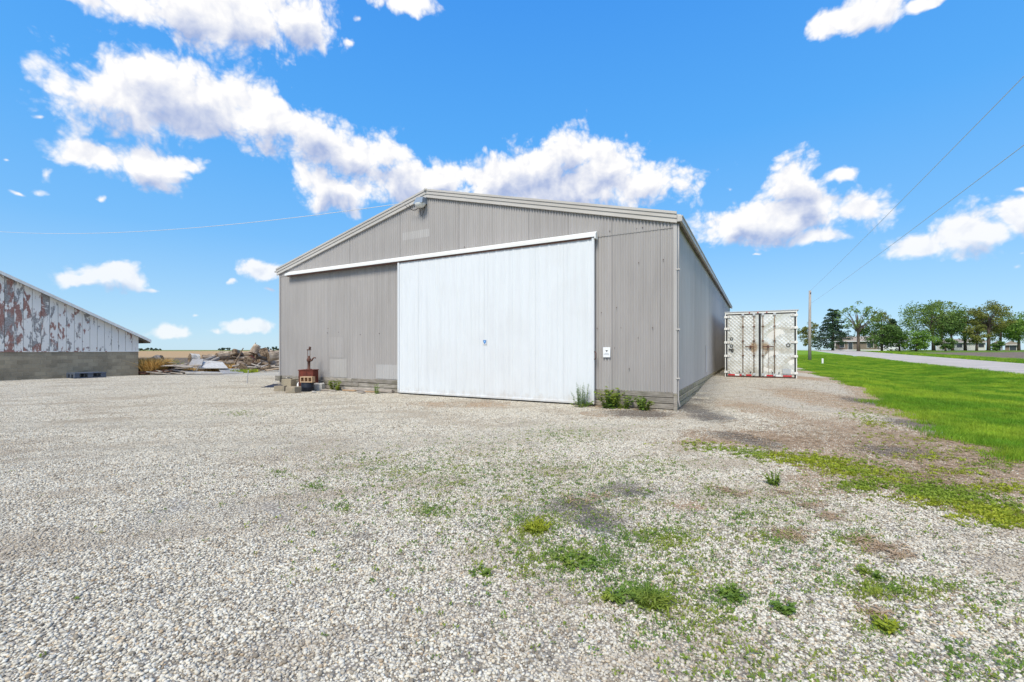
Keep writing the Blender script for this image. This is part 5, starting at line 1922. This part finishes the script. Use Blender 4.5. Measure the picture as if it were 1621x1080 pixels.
def spruce(label, px, depth, top_py, half_w, seed):
    r = np.random.default_rng(seed)
    b = ground_at(px, depth)
    H = CAM_H + (HZ - top_py) * depth / FPX - b.z
    R_ = half_w * depth / FPX
    t = thing('evergreen_tree', label, 'tree', b, 0, 'trees beyond the road')
    MB().tube([(0, 0, -.2), (0, 0, H * .5), (0, 0, H * .97)], [.32, .2, .04], 8).build('trunk', M_TRUNK, t, True)
    clumps = []
    lb = MB()
    z = H * .10
    while z < H:
        u = z / H
        rr = R_ * (1.05 - u) ** .62 * r.uniform(.75, 1.1)
        nb = 7 if u < .7 else 5
        a0 = r.uniform(0, 6.28)
        for k in range(nb):
            a = a0 + 6.283 * k / nb + r.uniform(-.3, .3)
            zk = z + r.uniform(-.5, .5) * H * .06
            ext = rr * r.uniform(.7, 1.15)
            lb.tube([(0, 0, zk), (math.cos(a) * ext, math.sin(a) * ext, zk - .04 * ext + .25)], [.07, .02], 4, cap=False)
            for w in (.35, .6, .85, 1.0):
                clumps.append((np.array([math.cos(a) * ext * w, math.sin(a) * ext * w, zk + (.10 - .16 * w) * ext + r.uniform(-.2, .2)]), (.45 + .75 * (1 - u)) * (1.15 - .45 * w)))
        z += H * .062
    lb.build('limbs', M_TRUNK, t, True)
    canopy('crown', T_BLUE, t, clumps, 24, .36, seed + 900, .55)
    return t


spruce('dark layered evergreen tree behind the tall bare pole', 1318, 118, 490, 29, 1)
broad_tree('olive brown leafy tree beside the pole left of the dark evergreen', 1281, 124, 508, 16, T_OLIVE, 2, .08, 34, 80)
broad_tree('tall airy tree with open crown in front of the ranch house', 1359, 104, 477, 30, T_MID, 3, .38, 46, 36, True)
broad_tree('brownish pointed tree behind the rounded dark tree', 1394, 126, 489, 18, T_OLIVE, 4, .2, 30, 80)
spruce('dark evergreen partly hidden behind the rounded dark tree', 1413, 130, 505, 20, 5)
broad_tree('rounded dense dark green tree right of the ranch house', 1396, 103, 511, 31, T_DARK, 6, .12, 60, 100)
broad_tree('small pale brown shrub like tree right of the white car', 1424, 103, 530, 11, T_OLIVE, 7, .25, 16, 40, True)
broad_tree('largest tree of the row with a wide rounded crown', 1478, 110, 470, 42, T_MID, 8, .16, 96, 95)
broad_tree('bright green bushy tree at the foot of the largest one', 1450, 100, 521, 24, T_FRESH, 9, .03, 44, 95)
broad_tree('olive topped tree standing behind the largest one', 1489, 122, 473, 24, T_OLIVE, 10, .35, 40, 60, True)
broad_tree('mid green tree between the largest one and the tall olive one', 1528, 112, 489, 26, T_FRESH, 11, .22, 52, 85)
broad_tree('slender green tree with bare trunk right of the largest one', 1508, 106, 497, 17, T_DARK, 12, .28, 34, 80)
broad_tree('tall olive green tree with spiky upright top', 1565, 106, 476, 29, T_OLIVE, 13, .22, 66, 85)
broad_tree('green tree filling the gap behind the tall olive one', 1583, 120, 492, 28, T_MID, 14, .2, 50, 85)
broad_tree('fresh green tree cut by the right edge of the picture', 1613, 106, 499, 25, T_FRESH, 15, .18, 56, 90)
broad_tree('narrow brownish tree in front of the white buildings', 1546, 102, 512, 15, T_OLIVE, 16, .2, 26, 80)
broad_tree('dark tree behind the fresh green one at the right edge', 1640, 112, 488, 30, T_MID, 17, .2, 50, 85)
broad_tree('low dark shrub under the row of trees', 1497, 99, 534, 12, T_DARK, 18, .02, 18, 80)
broad_tree('low dark shrub beside the grey gable shed', 1578, 99, 540, 9, T_DARK, 19, .02, 12, 80)

# buildings among the trees
M_BRICKFAR = wood('tan_brick', (.30, .245, .205), (.24, .195, .165), None, 0, (2, 2, 20))
M_SHINGLE = wood('brown_shingle', (.36, .31, .27), (.27, .23, .20), None, 0, (2, 2, 9))
M_WHITEFAR = mat('white_wall', col=(.70, .70, .70), rough=.7)
M_GLASS = mat('window_glass', col=(.05, .06, .075), rough=.12, spec=.6)


def house(name, label, cat, px0, px1, depth, hw, hr, deep, mw, mr, wins=(), rz=0.0, ridge_x=True):
    a, b = ground_at(px0, depth), ground_at(px1, depth)
    rr = a.x / depth
    rz = -math.atan(rr)                      # fronts turned towards the road
    w = (px1 - px0) / (FPX / depth * (math.cos(rz) - math.sin(rz) * rr))
    t = thing(name, label, cat, (a.x, depth, min(a.z, b.z) - .05), rz)
    MB().box(0, w, 0, deep, -.3, hw).build('wall', mw, t)
    m = MB(); o = .45
    if ridge_x:
        vs = [(-o, -o, hw - .08), (w + o, -o, hw - .08), (w + o, deep + o, hw - .08), (-o, deep + o, hw - .08), (o * 1.2, deep / 2, hw + hr), (w - o * 1.2, deep / 2, hw + hr)]
        m.add(vs, [(0, 1, 5, 4), (2, 3, 4, 5), (0, 4, 3), (1, 2, 5), (3, 2, 1, 0)])
    else:
        vs = [(-o, -o, hw - .08), (w + o, -o, hw - .08), (w / 2, -o, hw + hr), (-o, deep + o, hw - .08), (w + o, deep + o, hw - .08), (w / 2, deep + o, hw + hr)]
        m.add(vs, [(0, 1, 2), (4, 3, 5), (0, 2, 5, 3), (1, 4, 5, 2), (0, 3, 4, 1)])
        MB().add([], [])
    m.build('roof', mr, t)
    m = MB(); m.bbox(-o - .02, w + o + .02, -o - .05, -o - .005, hw - .22, hw - .04, .01); m.build('fascia', M_WHITEFAR, t)
    for (x0, x1, z0, z1, kind) in wins:
        f = MB().bbox(x0 - .08, x1 + .08, -.06, -.005, z0 - .08, z1 + .08, .01).build('door' if kind == 'd' else 'window', M_WHITEFAR, t)
        MB().box(x0, x1, -.075, -.062, z0, z1).build('pane', M_GLASS if kind != 'g' else M_WHITEFAR, f)
    return t


hs_ = house('ranch_house', 'long low tan brick ranch house behind the airy tree', 'house', 1323, 1386, 116, 2.55, 1.25, 8, M_BRICKFAR, M_SHINGLE,
            [(.9, 1.8, .9, 2.0, 'w'), (2.6, 3.5, .1, 2.1, 'd'), (6.4, 7.6, .9, 2.0, 'w')])
MB().bbox(-.3, .0, -.35, -.05, 0, 2.4, .02).build('corner_post', M_WHITEFAR, hs_)
MB().bbox(0, 10.2, -.10, -.012, -.28, .35, .01).build('base_course', M_WHITEFAR, hs_)
house('garage', 'white garage behind the white car and the pale brown shrub', 'garage', 1407, 1433, 118, 2.6, 1.1, 7, M_WHITEFAR, M_SHINGLE, [(.5, 3.4, .1, 2.1, 'g')])
house('farm_building', 'long low white farm building behind the row of trunks', 'building', 1482, 1556, 122, 2.3, .9, 8, M_WHITEFAR, M_SHINGLE, [(1, 2, .9, 1.7, 'w'), (4, 5, .9, 1.7, 'w'), (8, 9, .9, 1.7, 'w')])
house('small_shed', 'small grey gable shed right of the tall olive tree', 'shed', 1571, 1587, 114, 1.7, .85, 4, M_BARE, M_SHINGLE, [(.5, 1.4, .1, 1.5, 'd')], 0, False)
house('small_shed', 'wider grey brown gable shed left of the fresh green tree', 'shed', 1591, 1612, 114, 1.6, 1.0, 4.5, M_BRICKFAR, M_SHINGLE, [(.8, 1.9, .1, 1.4, 'd')], 0, False)


def car(label, px, depth, m_, flip=1):
    b = ground_at(px, depth)
    t = thing('parked_car', label, 'car', b, 0)
    prof = [(-2.2, .35), (-2.25, .75), (-2.1, .95), (-1.2, 1.02), (-.7, 1.42), (.7, 1.45), (1.35, 1.0), (2.1, .85), (2.25, .6), (2.2, .35)]
    n = len(prof)
    m = MB(); m.add([(x * flip, -.85, z) for x, z in prof] + [(x * flip, .85, z) for x, z in prof], [tuple(range(n)), tuple(range(2 * n - 1, n - 1, -1))] + [(i, i + n, (i + 1) % n + n, (i + 1) % n) for i in range(n)])
    m.build('body', m_, t)
    MB().add([], [])
    m = MB(); m.add([(x * flip, -.862, z) for x, z in ((-1.05, 1.03), (-.65, 1.36), (.62, 1.38), (1.12, 1.03))], [(0, 1, 2, 3)])
    m.build('side_window', M_GLASS, t)
    for x in (-1.4, 1.4):
        for y in (-.80, .80):
            w = MB().tube([(x, y - .1, .33), (x, y + .1, .33)], .33, 14).build('wheel', M_RUBBER, t)
            MB().tube([(x, y - .115, .33), (x, y + .115, .33)], .19, 10).build('rim', M_TALU, w)
    return t


M_CARWHITE = mat('car_white', col=(.75, .76, .78), rough=.25, spec=.5)
M_CARBLUE = mat('car_silver_blue', col=(.40, .46, .55), rough=.25, spec=.5)
car('white car parked beside the rounded dark tree and garage', 1406, 112, M_CARWHITE)
car('pale blue car between the ranch house and the white car', 1388, 116, M_CARBLUE, -1)

# far tree belts on the left horizon, each reading as one mass
for i, (px0, px1, py, d) in enumerate(((221, 236, 550.5, 520), (238, 251, 551.5, 540), (345, 366, 550.5, 640), (409, 414, 551.0, 600), (420, 441, 548.8, 560))):
    r = np.random.default_rng(60 + i)
    a, b = D(px0, d), D(px1, d)
    Hh = CAM_H + (HZ - py) * d / FPX
    n = max(4, int((b.x - a.x) / 2.2))
    cl = [(np.array([r.uniform(a.x, b.x), d + r.uniform(-4, 4), Hh * r.uniform(.3, .85)]), Hh * .26) for _ in range(n * 3)]
    o = canopy('tree_belt', leafmat('far_leaf', (.05, .085, .06), (.085, .125, .085), None, .2), None, cl, 45, 1.2, 70 + i)
    tag(o, 'distant belt of trees on the horizon beyond the stubble', 'trees', None, 'stuff')
